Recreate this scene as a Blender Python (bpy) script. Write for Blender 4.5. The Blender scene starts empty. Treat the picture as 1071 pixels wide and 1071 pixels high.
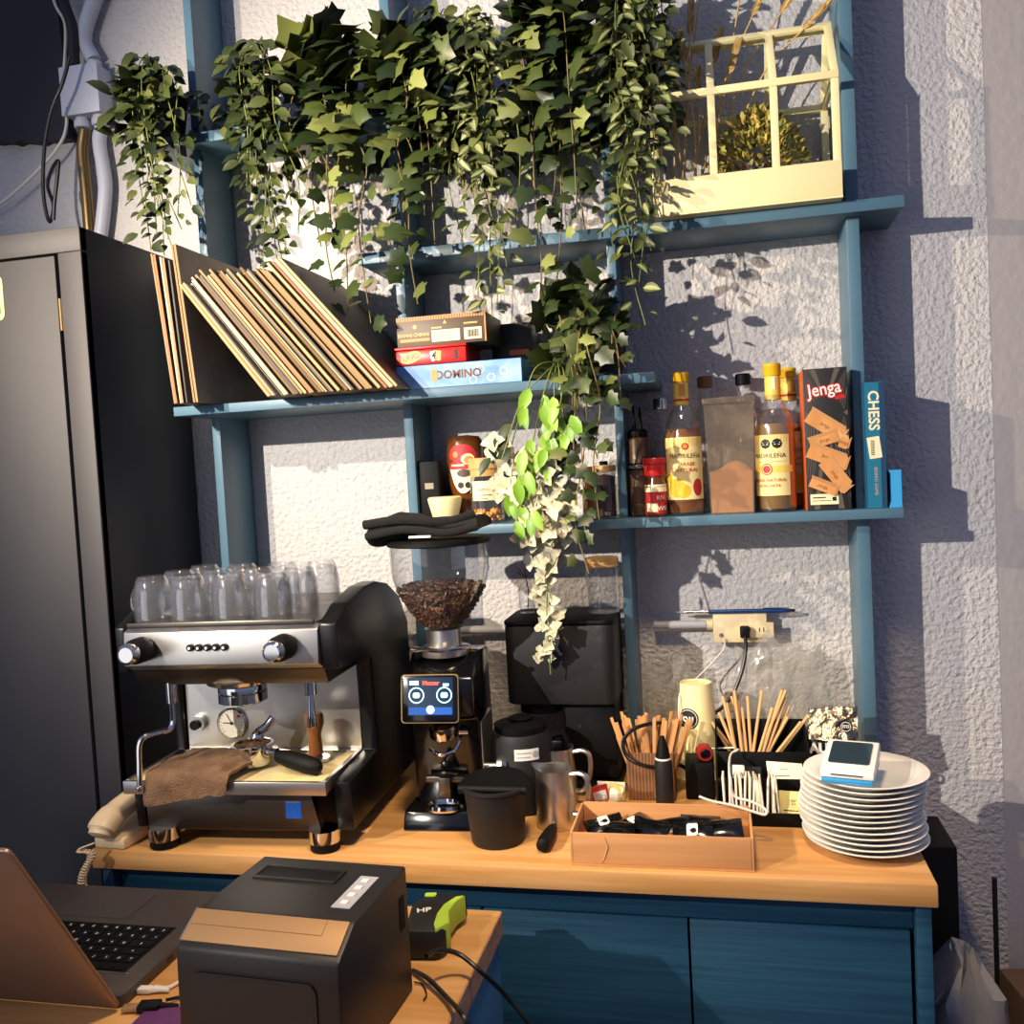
import bpy, bmesh, math, random
import numpy as np
from mathutils import Matrix, Vector, noise as mnoise
random.seed(7)
S = bpy.context.scene
COL = S.collection
PI = math.pi

# ------------------------------------------------------------------ camera
FPX, YAW, PITCH, ROLL = 971.04, -.22, -.049, -.054
CAM = Vector((0, -1.893, 1.526))
_cy, _sy = math.cos(YAW), math.sin(YAW)
_f = Vector((_sy*math.cos(PITCH), _cy*math.cos(PITCH), math.sin(PITCH)))
_r = Vector((_cy, -_sy, 0)); _u = _r.cross(_f)
_c, _s = math.cos(ROLL), math.sin(ROLL)
_r2 = _c*_r + _s*_u; _u2 = -_s*_r + _c*_u
cd = bpy.data.cameras.new('camera'); co = bpy.data.objects.new('camera', cd); COL.objects.link(co)
cd.sensor_fit = 'HORIZONTAL'; cd.sensor_width = 36; cd.lens = 36*FPX/1071; cd.clip_start = .02
co.matrix_world = Matrix(((_r2.x, _u2.x, -_f.x, CAM.x), (_r2.y, _u2.y, -_f.y, CAM.y), (_r2.z, _u2.z, -_f.z, CAM.z), (0, 0, 0, 1)))
S.camera = co

# ------------------------------------------------------------------ world, lamps, exposure
S.view_settings.view_transform = 'Standard'; S.view_settings.look = 'None'
S.view_settings.gamma = 1; S.view_settings.exposure = 0.0; S.view_settings.use_curve_mapping = False
W = bpy.data.worlds.new('room_light'); S.world = W; W.use_nodes = True
nt = W.node_tree; bg = nt.nodes['Background']
tc = nt.nodes.new('ShaderNodeTexCoord'); sx = nt.nodes.new('ShaderNodeSeparateXYZ'); cr = nt.nodes.new('ShaderNodeValToRGB')
nt.links.new(tc.outputs['Generated'], sx.inputs[0]); mr = nt.nodes.new('ShaderNodeMapRange'); mr.inputs[1].default_value = -1; nt.links.new(sx.outputs['Z'], mr.inputs[0]); nt.links.new(mr.outputs[0], cr.inputs[0]); nt.links.new(cr.outputs[0], bg.inputs[0])
cr.color_ramp.elements[0].position = .30; cr.color_ramp.elements[0].color = (.16, .12, .10, 1)
cr.color_ramp.elements[1].position = .56; cr.color_ramp.elements[1].color = (.45, .54, .97, 1)
bg.inputs[1].default_value = .34
def lamp(name, kind, loc, target, energy, color, **kw):
    l = bpy.data.lights.new(name, kind); l.energy = energy; l.color = color
    for k, v in kw.items(): setattr(l, k, v)
    o = bpy.data.objects.new(name, l); COL.objects.link(o); o.location = loc
    o.rotation_euler = (Vector(target)-Vector(loc)).to_track_quat('-Z', 'Y').to_euler()
    return o
lamp('track_spot', 'SPOT', (-1.50, -2.15, 2.135), (-.25, 0, 1.75), 285, (1, .91, .81), spot_size=math.radians(70), spot_blend=.9, shadow_soft_size=.012)
lamp('track_spot', 'SPOT', (-1.43, -1.30, 2.145), (-.15, 0, 1.80), 108, (1, .80, .57), spot_size=math.radians(94), spot_blend=.85, shadow_soft_size=.009)
lamp('ceiling_lamp', 'SPOT', (-.15, -1.15, 2.70), (-.25, -.62, .9), 115, (1, .74, .46), spot_size=math.radians(62), spot_blend=.8, shadow_soft_size=.12)
lamp('steel_fill', 'AREA', (-2.7, -3.9, 1.35), (-2.4, 0, 1.35), 26, (.96, .97, 1), shape='RECTANGLE', size=3.0, size_y=2.2)  # unseen area light, added to brighten the steel panel's reflection and fill from left

# ------------------------------------------------------------------ helpers
def ray(px, py): return _f + (px-535.5)/FPX*_r2 - (py-535.5)/FPX*_u2
def at(px, py, y):
    d = ray(px, py); return CAM + d*((y-CAM.y)/d.y)
def onz(px, py, z):
    d = ray(px, py); return CAM + d*((z-CAM.z)/d.z)
def lin(h):
    h = h.lstrip('#'); v = [int(h[i:i+2], 16)/255 for i in (0, 2, 4)]
    return tuple((c/12.92 if c <= .04045 else ((c+.055)/1.055)**2.4) for c in v)
MATS = {}
def mat(name, hexc, rough=.5, metal=0., bump=None, var=None, spec=.5, emit=None, alpha=None, coat=0, island=None, trans=0, sss=0):
    """bump=(kind, scale, strength[, distance]); var=(scale, hex2, amount[, stretch xyz]); island=(hexA, hexB)"""
    m = bpy.data.materials.new(name); m.use_nodes = True; n = m.node_tree.nodes; L = m.node_tree.links
    p = n['Principled BSDF']; c = lin(hexc)
    p.inputs['Base Color'].default_value = (*c, 1); p.inputs['Roughness'].default_value = rough; p.inputs['Metallic'].default_value = metal
    p.inputs['Specular IOR Level'].default_value = spec; p.inputs['Coat Weight'].default_value = coat
    p.inputs['Transmission Weight'].default_value = trans
    t = None
    if bump or var: t = n.new('ShaderNodeTexCoord')
    base = None
    if island:
        g = n.new('ShaderNodeNewGeometry'); r = n.new('ShaderNodeValToRGB'); L.new(g.outputs['Random Per Island'], r.inputs[0])
        r.color_ramp.elements[0].color = (*lin(island[0]), 1); r.color_ramp.elements[1].color = (*lin(island[1]), 1)
        for k, hx in enumerate(island[2:]):
            e = r.color_ramp.elements.new((k+1)/(len(island)-1)); e.color = (*lin(hx), 1)
        L.new(r.outputs[0], p.inputs['Base Color']); base = r.outputs[0]
    if var:
        mp = n.new('ShaderNodeMapping'); L.new(t.outputs['Object'], mp.inputs[0])
        if len(var) > 3: mp.inputs['Scale'].default_value = var[3]
        z = n.new('ShaderNodeTexNoise'); z.inputs['Scale'].default_value = var[0]; z.inputs['Detail'].default_value = 6; L.new(mp.outputs[0], z.inputs['Vector'])
        r = n.new('ShaderNodeValToRGB'); L.new(z.outputs[0], r.inputs[0]); r.color_ramp.elements[0].position = .38; r.color_ramp.elements[1].position = .62
        mx = n.new('ShaderNodeMix'); mx.data_type = 'RGBA'
        mul = n.new('ShaderNodeMath'); mul.operation = 'MULTIPLY'; L.new(r.outputs[0], mul.inputs[0]); mul.inputs[1].default_value = var[2]
        L.new(mul.outputs[0], mx.inputs['Factor']); mx.inputs['A'].default_value = (*c, 1); mx.inputs['B'].default_value = (*lin(var[1]), 1)
        if base: L.new(base, mx.inputs['A'])
        L.new(mx.outputs['Result'], p.inputs['Base Color'])
    if bump:
        mp = n.new('ShaderNodeMapping'); L.new(t.outputs['Object'], mp.inputs[0])
        if len(bump) > 4: mp.inputs['Scale'].default_value = bump[4]
        if bump[0] == 'noise': z = n.new('ShaderNodeTexNoise'); z.inputs['Detail'].default_value = 5
        elif bump[0] == 'wave': z = n.new('ShaderNodeTexWave')
        else: z = n.new('ShaderNodeTexVoronoi')
        z.inputs['Scale'].default_value = bump[1]; L.new(mp.outputs[0], z.inputs['Vector'])
        b = n.new('ShaderNodeBump'); b.inputs['Strength'].default_value = bump[2]; b.inputs['Distance'].default_value = bump[3] if len(bump) > 3 else .002
        L.new(z.outputs[0], b.inputs['Height']); L.new(b.outputs[0], p.inputs['Normal'])
    if emit: p.inputs['Emission Color'].default_value = (*lin(emit[0]), 1); p.inputs['Emission Strength'].default_value = emit[1]
    m.diffuse_color = (*c, 1); MATS[name] = m
    return m
def clear_mat(name, tint, edge=.35, rough=.03, body=.06, bodycol='#ffffff', bump=None):
    """thin clear wall: transparent, fresnel gloss, a little diffuse haze"""
    m = bpy.data.materials.new(name); m.use_nodes = True; n = m.node_tree.nodes; L = m.node_tree.links
    n.remove(n['Principled BSDF']); out = n['Material Output']
    tr = n.new('ShaderNodeBsdfTransparent'); tr.inputs[0].default_value = (*lin(tint), 1)
    gl = n.new('ShaderNodeBsdfGlossy'); gl.inputs['Roughness'].default_value = rough
    df = n.new('ShaderNodeBsdfDiffuse'); df.inputs[0].default_value = (*lin(bodycol), 1)
    lw = n.new('ShaderNodeLayerWeight'); lw.inputs[0].default_value = edge
    ma = n.new('ShaderNodeMath'); ma.operation = 'MULTIPLY_ADD'; L.new(lw.outputs['Facing'], ma.inputs[0]); ma.inputs[1].default_value = .55; ma.inputs[2].default_value = .04
    m1 = n.new('ShaderNodeMixShader'); m1.inputs[0].default_value = body; L.new(tr.outputs[0], m1.inputs[1]); L.new(df.outputs[0], m1.inputs[2])
    m2 = n.new('ShaderNodeMixShader'); L.new(ma.outputs[0], m2.inputs[0]); L.new(m1.outputs[0], m2.inputs[1]); L.new(gl.outputs[0], m2.inputs[2])
    if bump:
        t = n.new('ShaderNodeTexCoord'); z = n.new('ShaderNodeTexNoise'); z.inputs['Scale'].default_value = bump[0]; L.new(t.outputs['Object'], z.inputs['Vector'])
        b = n.new('ShaderNodeBump'); b.inputs['Strength'].default_value = bump[1]; b.inputs['Distance'].default_value = .01; L.new(z.outputs[0], b.inputs['Height']); L.new(b.outputs[0], gl.inputs['Normal']); L.new(b.outputs[0], lw.inputs['Normal'])
    L.new(m2.outputs[0], out.inputs[0]); MATS[name] = m
    return m
def Rx(a): return Matrix.Rotation(a, 4, 'X')
def Ry(a): return Matrix.Rotation(a, 4, 'Y')
def Rz(a): return Matrix.Rotation(a, 4, 'Z')
def T(x, y=None, z=None): return Matrix.Translation(Vector((x, y, z)) if y is not None else Vector(x))
FRONT = Rx(PI/2)                                  # a drawing in xy becomes one that faces -Y
class B:
    def __init__(s): s.bm = bmesh.new(); s.M = Matrix.Identity(4)
    def faces(s, vs, fs, mi=0, M=None):
        MM = s.M @ M if M else s.M
        v = [s.bm.verts.new(MM @ Vector(q)) for q in vs]
        for f in fs:
            try: q = s.bm.faces.new([v[i] for i in f]); q.material_index = mi
            except ValueError: pass
        return s
    def box(s, x0, x1, y0, y1, z0, z1, bev=0, mi=0, M=None, seg=2):
        t = bmesh.new(); bmesh.ops.create_cube(t, size=1)
        for v in t.verts: v.co = Vector((x0+(v.co.x+.5)*(x1-x0), y0+(v.co.y+.5)*(y1-y0), z0+(v.co.z+.5)*(z1-z0)))
        if bev: bmesh.ops.bevel(t, geom=t.edges[:], offset=bev, segments=seg, profile=.5, affect='EDGES')
        return s.merge(t, mi, M)
    def merge(s, t, mi=0, M=None):
        t.verts.index_update()
        s.faces([v.co[:] for v in t.verts], [[v.index for v in f.verts] for f in t.faces], mi, M); t.free(); return s
    def lathe(s, prof, seg=24, mi=0, M=None, a0=0, a1=2*PI, cap=True, sx=1, sy=1):
        full = abs(a1-a0-2*PI) < 1e-6; n = seg if full else seg+1; vs = []; fs = []
        for r, z in prof:
            for k in range(n):
                a = a0+(a1-a0)*k/seg; vs.append((r*math.cos(a)*sx, r*math.sin(a)*sy, z))
        for i in range(len(prof)-1):
            for k in range(seg):
                k2 = (k+1) % n; fs.append((i*n+k, i*n+k2, (i+1)*n+k2, (i+1)*n+k))
        if cap and full:
            if prof[0][0] > 1e-5: fs.append(tuple(range(n))[::-1])
            if prof[-1][0] > 1e-5: fs.append(tuple((len(prof)-1)*n+k for k in range(n)))
        return s.faces(vs, fs, mi, M)
    def cyl(s, r, z0, z1, seg=24, mi=0, M=None, bev=0, r2=None):
        r2 = r if r2 is None else r2
        pf = [(r, z0), (r2, z1)] if not bev else [(r-bev, z0), (r, z0+bev), (r2, z1-bev), (r2-bev, z1)]
        return s.lathe(pf, seg, mi, M)
    def ball(s, c, rx, ry=None, rz=None, seg=14, mi=0, M=None):
        ry = rx if ry is None else ry; rz = rx if rz is None else rz
        pf = [(math.sin(PI*i/8)+1e-4*(i in (0, 8)), -math.cos(PI*i/8)) for i in range(9)]
        MM = T(*c) @ Matrix.Diagonal((rx, ry, rz, 1))
        return s.lathe(pf, seg, mi, (M @ MM) if M else MM)
    def tube(s, pts, r, seg=8, mi=0, M=None, cap=True):
        P = [Vector(p) for p in pts]; rs = r if isinstance(r, (list, tuple)) else [r]*len(P)
        vs = []; fs = []; up = None
        for i, p in enumerate(P):
            d = (P[min(i+1, len(P)-1)]-P[max(i-1, 0)]).normalized()
            if up is None: up = d.orthogonal().normalized()
            up = (up-d*up.dot(d));  up = up.normalized() if up.length > 1e-6 else d.orthogonal().normalized()
            sd = d.cross(up)
            for k in range(seg): a = 2*PI*k/seg; vs.append(p+up*math.cos(a)*rs[i]+sd*math.sin(a)*rs[i])
        for i in range(len(P)-1):
            for k in range(seg): k2 = (k+1) % seg; fs.append((i*seg+k, i*seg+k2, (i+1)*seg+k2, (i+1)*seg+k))
        if cap: fs += [tuple(range(seg))[::-1], tuple((len(P)-1)*seg+k for k in range(seg))]
        return s.faces(vs, fs, mi, M)
    def prism(s, pts, d0, d1, mi=0, M=None, bev=0):
        """outline in xy, extruded along z from d0 to d1"""
        t = bmesh.new(); n = len(pts)
        v = [t.verts.new((p[0], p[1], d0)) for p in pts]+[t.verts.new((p[0], p[1], d1)) for p in pts]
        t.faces.new(v[:n][::-1]); t.faces.new(v[n:])
        for i in range(n): t.faces.new((v[i], v[(i+1) % n], v[n+(i+1) % n], v[n+i]))
        bmesh.ops.recalc_face_normals(t, faces=t.faces[:])
        if bev: bmesh.ops.bevel(t, geom=t.edges[:], offset=bev, segments=2, profile=.5, affect='EDGES')
        return s.merge(t, mi, M)
    def text(s, txt, size, M, depth=.0003, mi=0, align='CENTER', bold=0, sx=1.):
        cu = bpy.data.curves.new('lettering', 'FONT'); cu.body = txt; cu.size = size; cu.align_x = align; cu.align_y = 'CENTER'; cu.extrude = depth; cu.resolution_u = 3; cu.offset = bold
        o = bpy.data.objects.new('lettering', cu); COL.objects.link(o)
        me = bpy.data.meshes.new_from_object(o.evaluated_get(bpy.context.evaluated_depsgraph_get()))
        s.faces([v.co[:] for v in me.vertices], [list(p.vertices) for p in me.polygons], mi, M @ Matrix.Diagonal((sx, 1, 1, 1)))
        bpy.data.objects.remove(o); bpy.data.curves.remove(cu); bpy.data.meshes.remove(me); return s
    def obj(s, name, mats, parent=None, smooth=35, weld=False):
        if weld: bmesh.ops.remove_doubles(s.bm, verts=s.bm.verts[:], dist=1e-5)
        me = bpy.data.meshes.new(name); s.bm.to_mesh(me); s.bm.free()
        for m in (mats if isinstance(mats, (list, tuple)) else [mats]): me.materials.append(MATS[m])
        if smooth:
            me.shade_smooth()
            me.set_sharp_from_angle(angle=math.radians(smooth))
        o = bpy.data.objects.new(name, me); COL.objects.link(o)
        if parent: o.parent = parent
        return o
def thing(name, label, cat, loc=(0, 0, 0), rz=0, group=None):
    o = bpy.data.objects.new(name, None); COL.objects.link(o); o.location = loc; o.rotation_euler = (0, 0, rz)
    o.empty_display_size = .05; o['label'] = label; o['category'] = cat
    if group: o['group'] = group
    return o
def tag(o, label, cat, group=None, loc=None, rot=None):
    o['label'] = label; o['category'] = cat
    if group: o['group'] = group
    if loc is not None: o.location = loc
    if rot is not None: o.rotation_euler = rot
    return o
def struct(o): o['kind'] = 'structure'; return o
def dup(root, loc=None, rot=None, label=None, group=None):
    c = root.copy(); COL.objects.link(c)
    if loc is not None: c.location = loc
    if rot is not None: c.rotation_euler = rot
    if label: c['label'] = label
    if group: c['group'] = group
    for ch in list(root.children):
        d = ch.copy(); COL.objects.link(d); d.parent = c
        for g in list(ch.children):
            e = g.copy(); COL.objects.link(e); e.parent = d
    return c
def bez(P, n=24):
    """smooth curve through points (Catmull-Rom)"""
    P = [Vector(p) for p in P]; Q = [P[0]*2-P[1]]+P+[P[-1]*2-P[-2]]; out = []
    for i in range(1, len(Q)-2):
        for k in range(n):
            t = k/n; a, b, c, d = Q[i-1], Q[i], Q[i+1], Q[i+2]
            out.append(.5*((2*b)+(c-a)*t+(2*a-5*b+4*c-d)*t*t+(3*b-a-3*c+d)*t**3))
    out.append(P[-1]); return out
def rr(w, h, r, n=5):
    """rounded rectangle outline centred on 0"""
    o = []
    for cx, cy, a in ((w/2-r, h/2-r, 0), (-w/2+r, h/2-r, PI/2), (-w/2+r, -h/2+r, PI), (w/2-r, -h/2+r, 1.5*PI)):
        for k in range(n+1): b = a+PI/2*k/n; o.append((cx+r*math.cos(b), cy+r*math.sin(b)))
    return o
def arcpts(r, a0, a1, n): return [(r*math.cos(a0+(a1-a0)*i/n), r*math.sin(a0+(a1-a0)*i/n)) for i in range(n+1)]

# ------------------------------------------------------------------ materials
mat('plaster', '#cdc9c6', .62, spec=.35, bump=('noise', 95, 1.0, .009))
mat('plaster_smooth', '#c6bdb6', .6, bump=('noise', 45, .4, .004))
mat('floor_tile', '#4a4038', .5, var=(6, '#352d28', .6))
mat('black_paint', '#16171d', .6)
mat('shelf_paint', '#547689', .42, var=(5, '#4b6c7f', .7, (1, 1, 1)), bump=('noise', 120, .15, .001))
mat('cabinet_blue', '#163c52', .45, var=(9, '#1f4a63', .8, (.35, 1, 9)), bump=('noise', 14, .35, .002, (.25, 1, 9)))
mat('table_blue', '#2f5f8a', .5)
mat('wood', '#d6a468', .42, var=(7, '#be8748', .8, (.5, 5, 9)), bump=('noise', 9, .2, .001, (.6, 7, 7)))
mat('wood_end', '#b08a70', .6, var=(30, '#8c6a52', .8, (1, 1, 4)))
mat('charcoal_paint', '#3a3839', .6, var=(7, '#423f3e', .8, (1, 1, .4)), bump=('noise', 60, .12, .001))
mat('navy_side', '#1c1e29', .55)
mat('black', '#060607', .6, spec=.2)
mat('black_satin', '#08080a', .34, spec=.4)
mat('label_syrup', '#efdb94', .55)
mat('black_gloss', '#08080a', .16, coat=.3)
mat('black_soft', '#100f0f', .6, bump=('noise', 300, .2, .0008))
mat('printer_black', '#191614', .5, bump=('noise', 700, .2, .0004))
mat('steel', '#d0ccc4', .33, metal=1, bump=('noise', 40, .05, .0005, (1, 1, 60)))
mat('steel_dark', '#6d665c', .34, metal=1)
mat('chrome', '#d9d6d0', .09, metal=1)
mat('brass', '#a98b5a', .32, metal=1)
mat('copper_panel', '#a5825a', .55, metal=.5)
mat('laptop_metal', '#97806e', .42, metal=.75)
mat('laptop_grey', '#4a4442', .45, metal=.4)
mat('white', '#e9e5dc', .45)
mat('white_gloss', '#ebe7de', .22, coat=.2)
mat('cream', '#f4e5aa', .45)
mat('beige_plastic', '#d8c79f', .42)
mat('phone_plastic', '#dcc49c', .42)
mat('paper', '#eee6cf', .7)
mat('paper_yellow', '#e9dd94', .7)
mat('pvc_white', '#bfc3cf', .45)
mat('pvc_grey', '#a7a7ae', .5)
mat('cable_white', '#e3ddcf', .5)
mat('cable_black', '#0d0d0e', .4)
mat('kraft', '#cb945e', .75, var=(5, '#b57d4a', .6, (1, 1, 14)))
mat('kraft_dark', '#7d5535', .85)
mat('stick_wood', '#d8a86a', .65, island=('#c9935a', '#e6bb80', '#b98048'))
mat('bamboo', '#d2a86c', .55, var=(40, '#b98a4c', .7, (1, 1, .3)))
mat('tape_red', '#8e1d1a', .45)
mat('tamper_wood', '#8c5526', .35, var=(20, '#6b3a16', .8, (1, 1, .3)))
mat('towel_brown', '#8a6a4d', .95, bump=('noise', 420, 1, .006), var=(40, '#6f523a', .8))
mat('towel_black', '#090909', .95, bump=('noise', 500, .8, .004))
mat('beans', '#3a1d10', .42, island=('#2a130a', '#4e2a17', '#381b0e'))
mat('red', '#c92420', .35)
mat('orange', '#e0622c', .45)
mat('box_brown', '#56432a', .5)
mat('box_dark', '#2c2620', .5)
mat('gold_ink', '#c9a052', .45)
mat('orange_ink', '#d08a44', .5)
mat('domino_blue', '#3f7fbd', .4, var=(9, '#a9c8de', .9, (1, 1, 1.5)))
mat('domino_side', '#2f78b4', .4)
mat('blue_print', '#2a5fa8', .45)
mat('chess_teal', '#1f6f8c', .4)
mat('chess_dark', '#1c3f5c', .45)
mat('sky_blue', '#3fa0d8', .35)
mat('deep_blue', '#1a54b0', .3)
mat('pen_blue', '#24467e', .25, metal=.5)
mat('jenga_black', '#2a2724', .45)
mat('jenga_ray', '#5a5348', .5)
mat('jenga_block', '#d99a5c', .5, var=(10, '#c07f42', .7, (4, 1, 1)))
mat('jenga_line', '#7a4a22', .5)
mat('syrup_amber', '#a4631a', .15, coat=.5, trans=.25)
mat('syrup_pale', '#b48b4c', .12, coat=.5, trans=.45)
mat('cap_yellow', '#e8b61e', .35)
mat('label_yellow', '#eccb5a', .5)
mat('label_cream', '#f0e4b8', .55)
mat('fruit_yellow', '#eab41a', .5)
mat('ink_black', '#141210', .6)
mat('ink_red', '#b3282a', .55)
mat('ink_brown', '#6a3a1c', .55)
mat('cocoa_powder', '#c48e5e', .9, bump=('noise', 60, .3, .003))
mat('choc', '#5a3f2a', .4)
mat('sauce_brown', '#5e3312', .2, coat=.5)
mat('bead_gold', '#d8962e', .35, island=('#c07a1c', '#f0b84c'))
mat('dark_contents', '#2a1a12', .5, island=('#1c110b', '#4a2c1a'))
mat('amber_glass', '#8a4f14', .12, coat=.5, trans=.4)
mat('pot_black', '#151413', .6)
mat('stem_tan', '#75653a', .7)
mat('stem_green', '#6f7a35', .6)
mat('leaf_olive', '#46552a', .5, island=('#2f3818', '#666d34', '#434b22'))
mat('leaf_dark', '#33431f', .45, island=('#222c13', '#4c5526', '#333f1a'))
mat('leaf_ivy', '#4a5c2b', .42, island=('#2b3817', '#6f7a38', '#424f22', '#8d9450', '#35431c'))
mat('leaf_ivy_dark', '#33502a', .42, island=('#1e2b14', '#46532a', '#2c3b1c'))
mat('leaf_pale', '#a7ac7a', .5, island=('#79834f', '#a9aa76'))
mat('leaf_bright', '#78a828', .45, island=('#628f1e', '#90ba3a'))
mat('petal', '#cfc6a8', .6, island=('#b5ae8c', '#dcd4b8', '#c6c2a2'))
mat('bush_leaf', '#8a8636', .55, island=('#5d6426', '#b8a94e', '#7f8434', '#cfae52'))
mat('straw', '#c9a45c', .7, island=('#a8823e', '#e0bd74'))
mat('lp_card', '#9c8055', .75, var=(60, '#755c3a', .5, (1, 1, .05)))
mat('lp_tan', '#86663f', .75)
mat('lp_pale', '#ae9a6e', .7)
mat('lp_brown', '#6e5236', .75)
mat('lp_face', '#a39584', .55, var=(4, '#5d5148', .8))
mat('lp_face_dark', '#4a3a30', .5, var=(6, '#3a2c26', .8))
mat('lp_yellow', '#c2a232', .6)
mat('lp_orange', '#b55a2e', .6)
mat('lp_white', '#a89c84', .6)
mat('lp_black', '#22201f', .55)
mat('sticker', '#e7e3a0', .5)
mat('sticker_green', '#4c8a4a', .5)
mat('screen_dark', '#2b3a44', .08, coat=.6)
mat('grinder_screen', '#10161c', .1, emit=('#1c3e5e', .6))
mat('screen_glow', '#9fd4ff', .3, emit=('#9fd8ff', 1.6))
mat('screen_red', '#d84a3a', .3, emit=('#e05a4a', .9))
mat('led', '#dfeaff', .3, emit=('#d2e4ff', 6))
mat('lime', '#a6c63a', .4)
mat('purple', '#5b2a5e', .5)
mat('dial', '#e6dcc2', .4)
mat('tray_mat', '#dccb96', .7, var=(18, '#c9b070', .7), bump=('noise', 40, .4, .003))
mat('foil', '#b8a888', .26, metal=1, bump=('noise', 38, .9, .02))
mat('board_brown', '#5a4434', .7)
clear_mat('glass', '#fbfcff', .45, .02, .02)
clear_mat('glass_thick', '#f8f9fb', .5, .03, .03)
clear_mat('hopper_clear', '#f4f6f8', .35, .03, .02)
clear_mat('plastic_cloudy', '#ece2d4', .35, .12, .15, '#d8c8b0')
clear_mat('film', '#f4f4f2', .35, .12, .15, '#e8e4da', bump=(22, .9))
clear_mat('film_dense', '#d8d6d4', .4, .16, .45, '#cfcac4', bump=(18, 1))

# ------------------------------------------------------------------ the room
struct(B().box(-2.6, .505, 0, .12, 0, 3.2).obj('wall_back', 'plaster', smooth=0))
wr = struct(B().box(0, .75, 0, .12, 0, 3.2).obj('wall_right', 'plaster_smooth', smooth=0)); wr.location = (.505, .0005, 0); wr.rotation_euler = (0, 0, math.radians(15))
struct(B().box(-2.6, 1.25, -3.6, .5, -.1, 0).obj('floor', 'floor_tile', smooth=0))
# dark painted beam in the upper left corner, its lower edge ragged where the paint stops
b = B(); pts = []
p0, p1 = at(-120, 152, -.03), at(74, 146, -.03)
rnd = random.Random(3)
for i in range(31):
    t = i/30; pts.append((p0.x+(p1.x-p0.x)*t, p0.z+(p1.z-p0.z)*t+rnd.uniform(-.004, .004)))
q = at(52, -60, -.03); pts += [(at(69, 128, -.03).x, at(69, 128, -.03).z), (at(66, 60, -.03).x, at(66, 60, -.03).z), (q.x, q.z), (q.x, 3.19), (p0.x, 3.19)]
b.prism(pts, .0005, .03, M=FRONT)
struct(b.obj('trim_1', 'black_paint', smooth=0))

# ------------------------------------------------------------------ wall shelving
ZU0, ZU1, ZM0, ZM1, ZL0, ZL1, ZT0, ZT1 = 1.9346, 1.9555, 1.6602, 1.6783, 1.3997, 1.4175, 2.210, 2.231
ZC = .920
sh = thing('shelving_unit', 'blue wooden wall shelving of thin boards and uprights behind the coffee counter', 'shelf', (-.4, -.0005, ZC))
def sp(x0, x1, y0, z0, z1, name):
    B().box(x0+.4, x1+.4, y0+.0005, 0, z0-ZC, z1-ZC, .0012).obj(name, 'shelf_paint', sh)
for x0, x1 in ((-1.0270, -1.0090), (-.606, -.587), (-.1865, -.170), (.241, .263)):
    sp(x0, x1, -.126, ZC+.001, 2.95, 'upright')
sp(-1.115, -.085, -.162, ZT0, ZT1, 'shelf_board'); sp(-.666, .332, -.162, ZU0, ZU1, 'shelf_board')
sp(-1.042, -.102, -.24, ZM0, ZM1, 'shelf_board'); sp(-.612, .313, -.169, ZL0, ZL1, 'shelf_board')

# ------------------------------------------------------------------ tall dark cabinet at left
cx1, cy0, cz1 = -1.145, -.345, 2.018
cb = thing('tall_cabinet', 'tall charcoal cabinet with a dark navy side at the left of the counter', 'cabinet', (cx1, -.006, 0))
B().box(-.75, -.018, cy0+.006+.02, 0, .02, cz1-.002, .001).obj('body', 'navy_side', cb)
B().box(-.018, 0, cy0+.006+.002, 0, .0, cz1, .002).obj('side_panel', 'navy_side', cb)
b = B(); fy = cy0+.006
b.box(-.75, 0, fy, fy+.02, cz1-.045, cz1, .002); b.box(-.05, 0, fy, fy+.02, .02, cz1-.0455, .002); b.box(-.75, -.70, fy, fy+.02, .02, cz1-.0455, .002)
b.obj('face_frame', 'charcoal_paint', cb)
dr = B().box(-.697, -.056, fy-.002, fy+.018, .03, cz1-.050, .002).obj('door', 'charcoal_paint', cb)
B().cyl(.004, 0, .06, 10, M=T(-.053, fy+.003, cz1-.19)).obj('hinge', 'brass', dr)
p = at(0, 312, cy0); sx0 = p.x-cx1
b = B(); b.prism(rr(.10, .085, .012), 0, .0012, M=T(sx0-.040, fy-.002, p.z) @ FRONT); b.prism(rr(.085, .07, .009), .0012, .0016, 1, M=T(sx0-.040, fy-.002, p.z) @ FRONT); b.prism(rr(.078, .063, .008), .0016, .0019, 0, M=T(sx0-.040, fy-.002, p.z) @ FRONT)
b.obj('sticker', ['sticker', 'sticker_green'], dr)
p = at(20, 232, -.20)
tag(B().box(-.22, .22, -.07, .07, 0, .022, .003).obj('dark_board', 'black'), 'flat black board lying on top of the tall dark cabinet', 'board', loc=(-1.50, -.12, cz1+.0001))

# ------------------------------------------------------------------ electrical box, conduits and cables at upper left
def wallpx(px, py, y=-.03): v = at(px, py, y); return Vector((v.x, v.y, v.z))
jb = thing('junction_box', 'square painted metal junction box on the wall beside the dark beam', 'electrical box', (at(91, 98, -.03).x, -.0005, at(91, 98, -.03).z))
B().box(-.046, .046, -.052, 0, -.051, .051, .003).obj('body', 'pvc_white', jb)
b = B().box(-.048, .048, -.057, -.0523, -.053, .053, .002)
for sx_ in (-.036, .036): b.cyl(.003, 0, .0015, 8, M=T(sx_, -.057, sx_) @ FRONT)
b.obj('cover', 'pvc_white', jb)
for dx in (-.018, .026):
    B().lathe([(.017, -.022), (.019, -.02), (.019, -.008), (.015, -.006), (.015, 0)], 16, M=T(dx, -.026, -.051)).obj('connector', 'pvc_white', jb)
B().cyl(.016, 0, .016, 16, M=T(.022, -.026, .0515)).obj('connector', 'pvc_white', jb)
jx, jz = jb.location.x, jb.location.z
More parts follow.
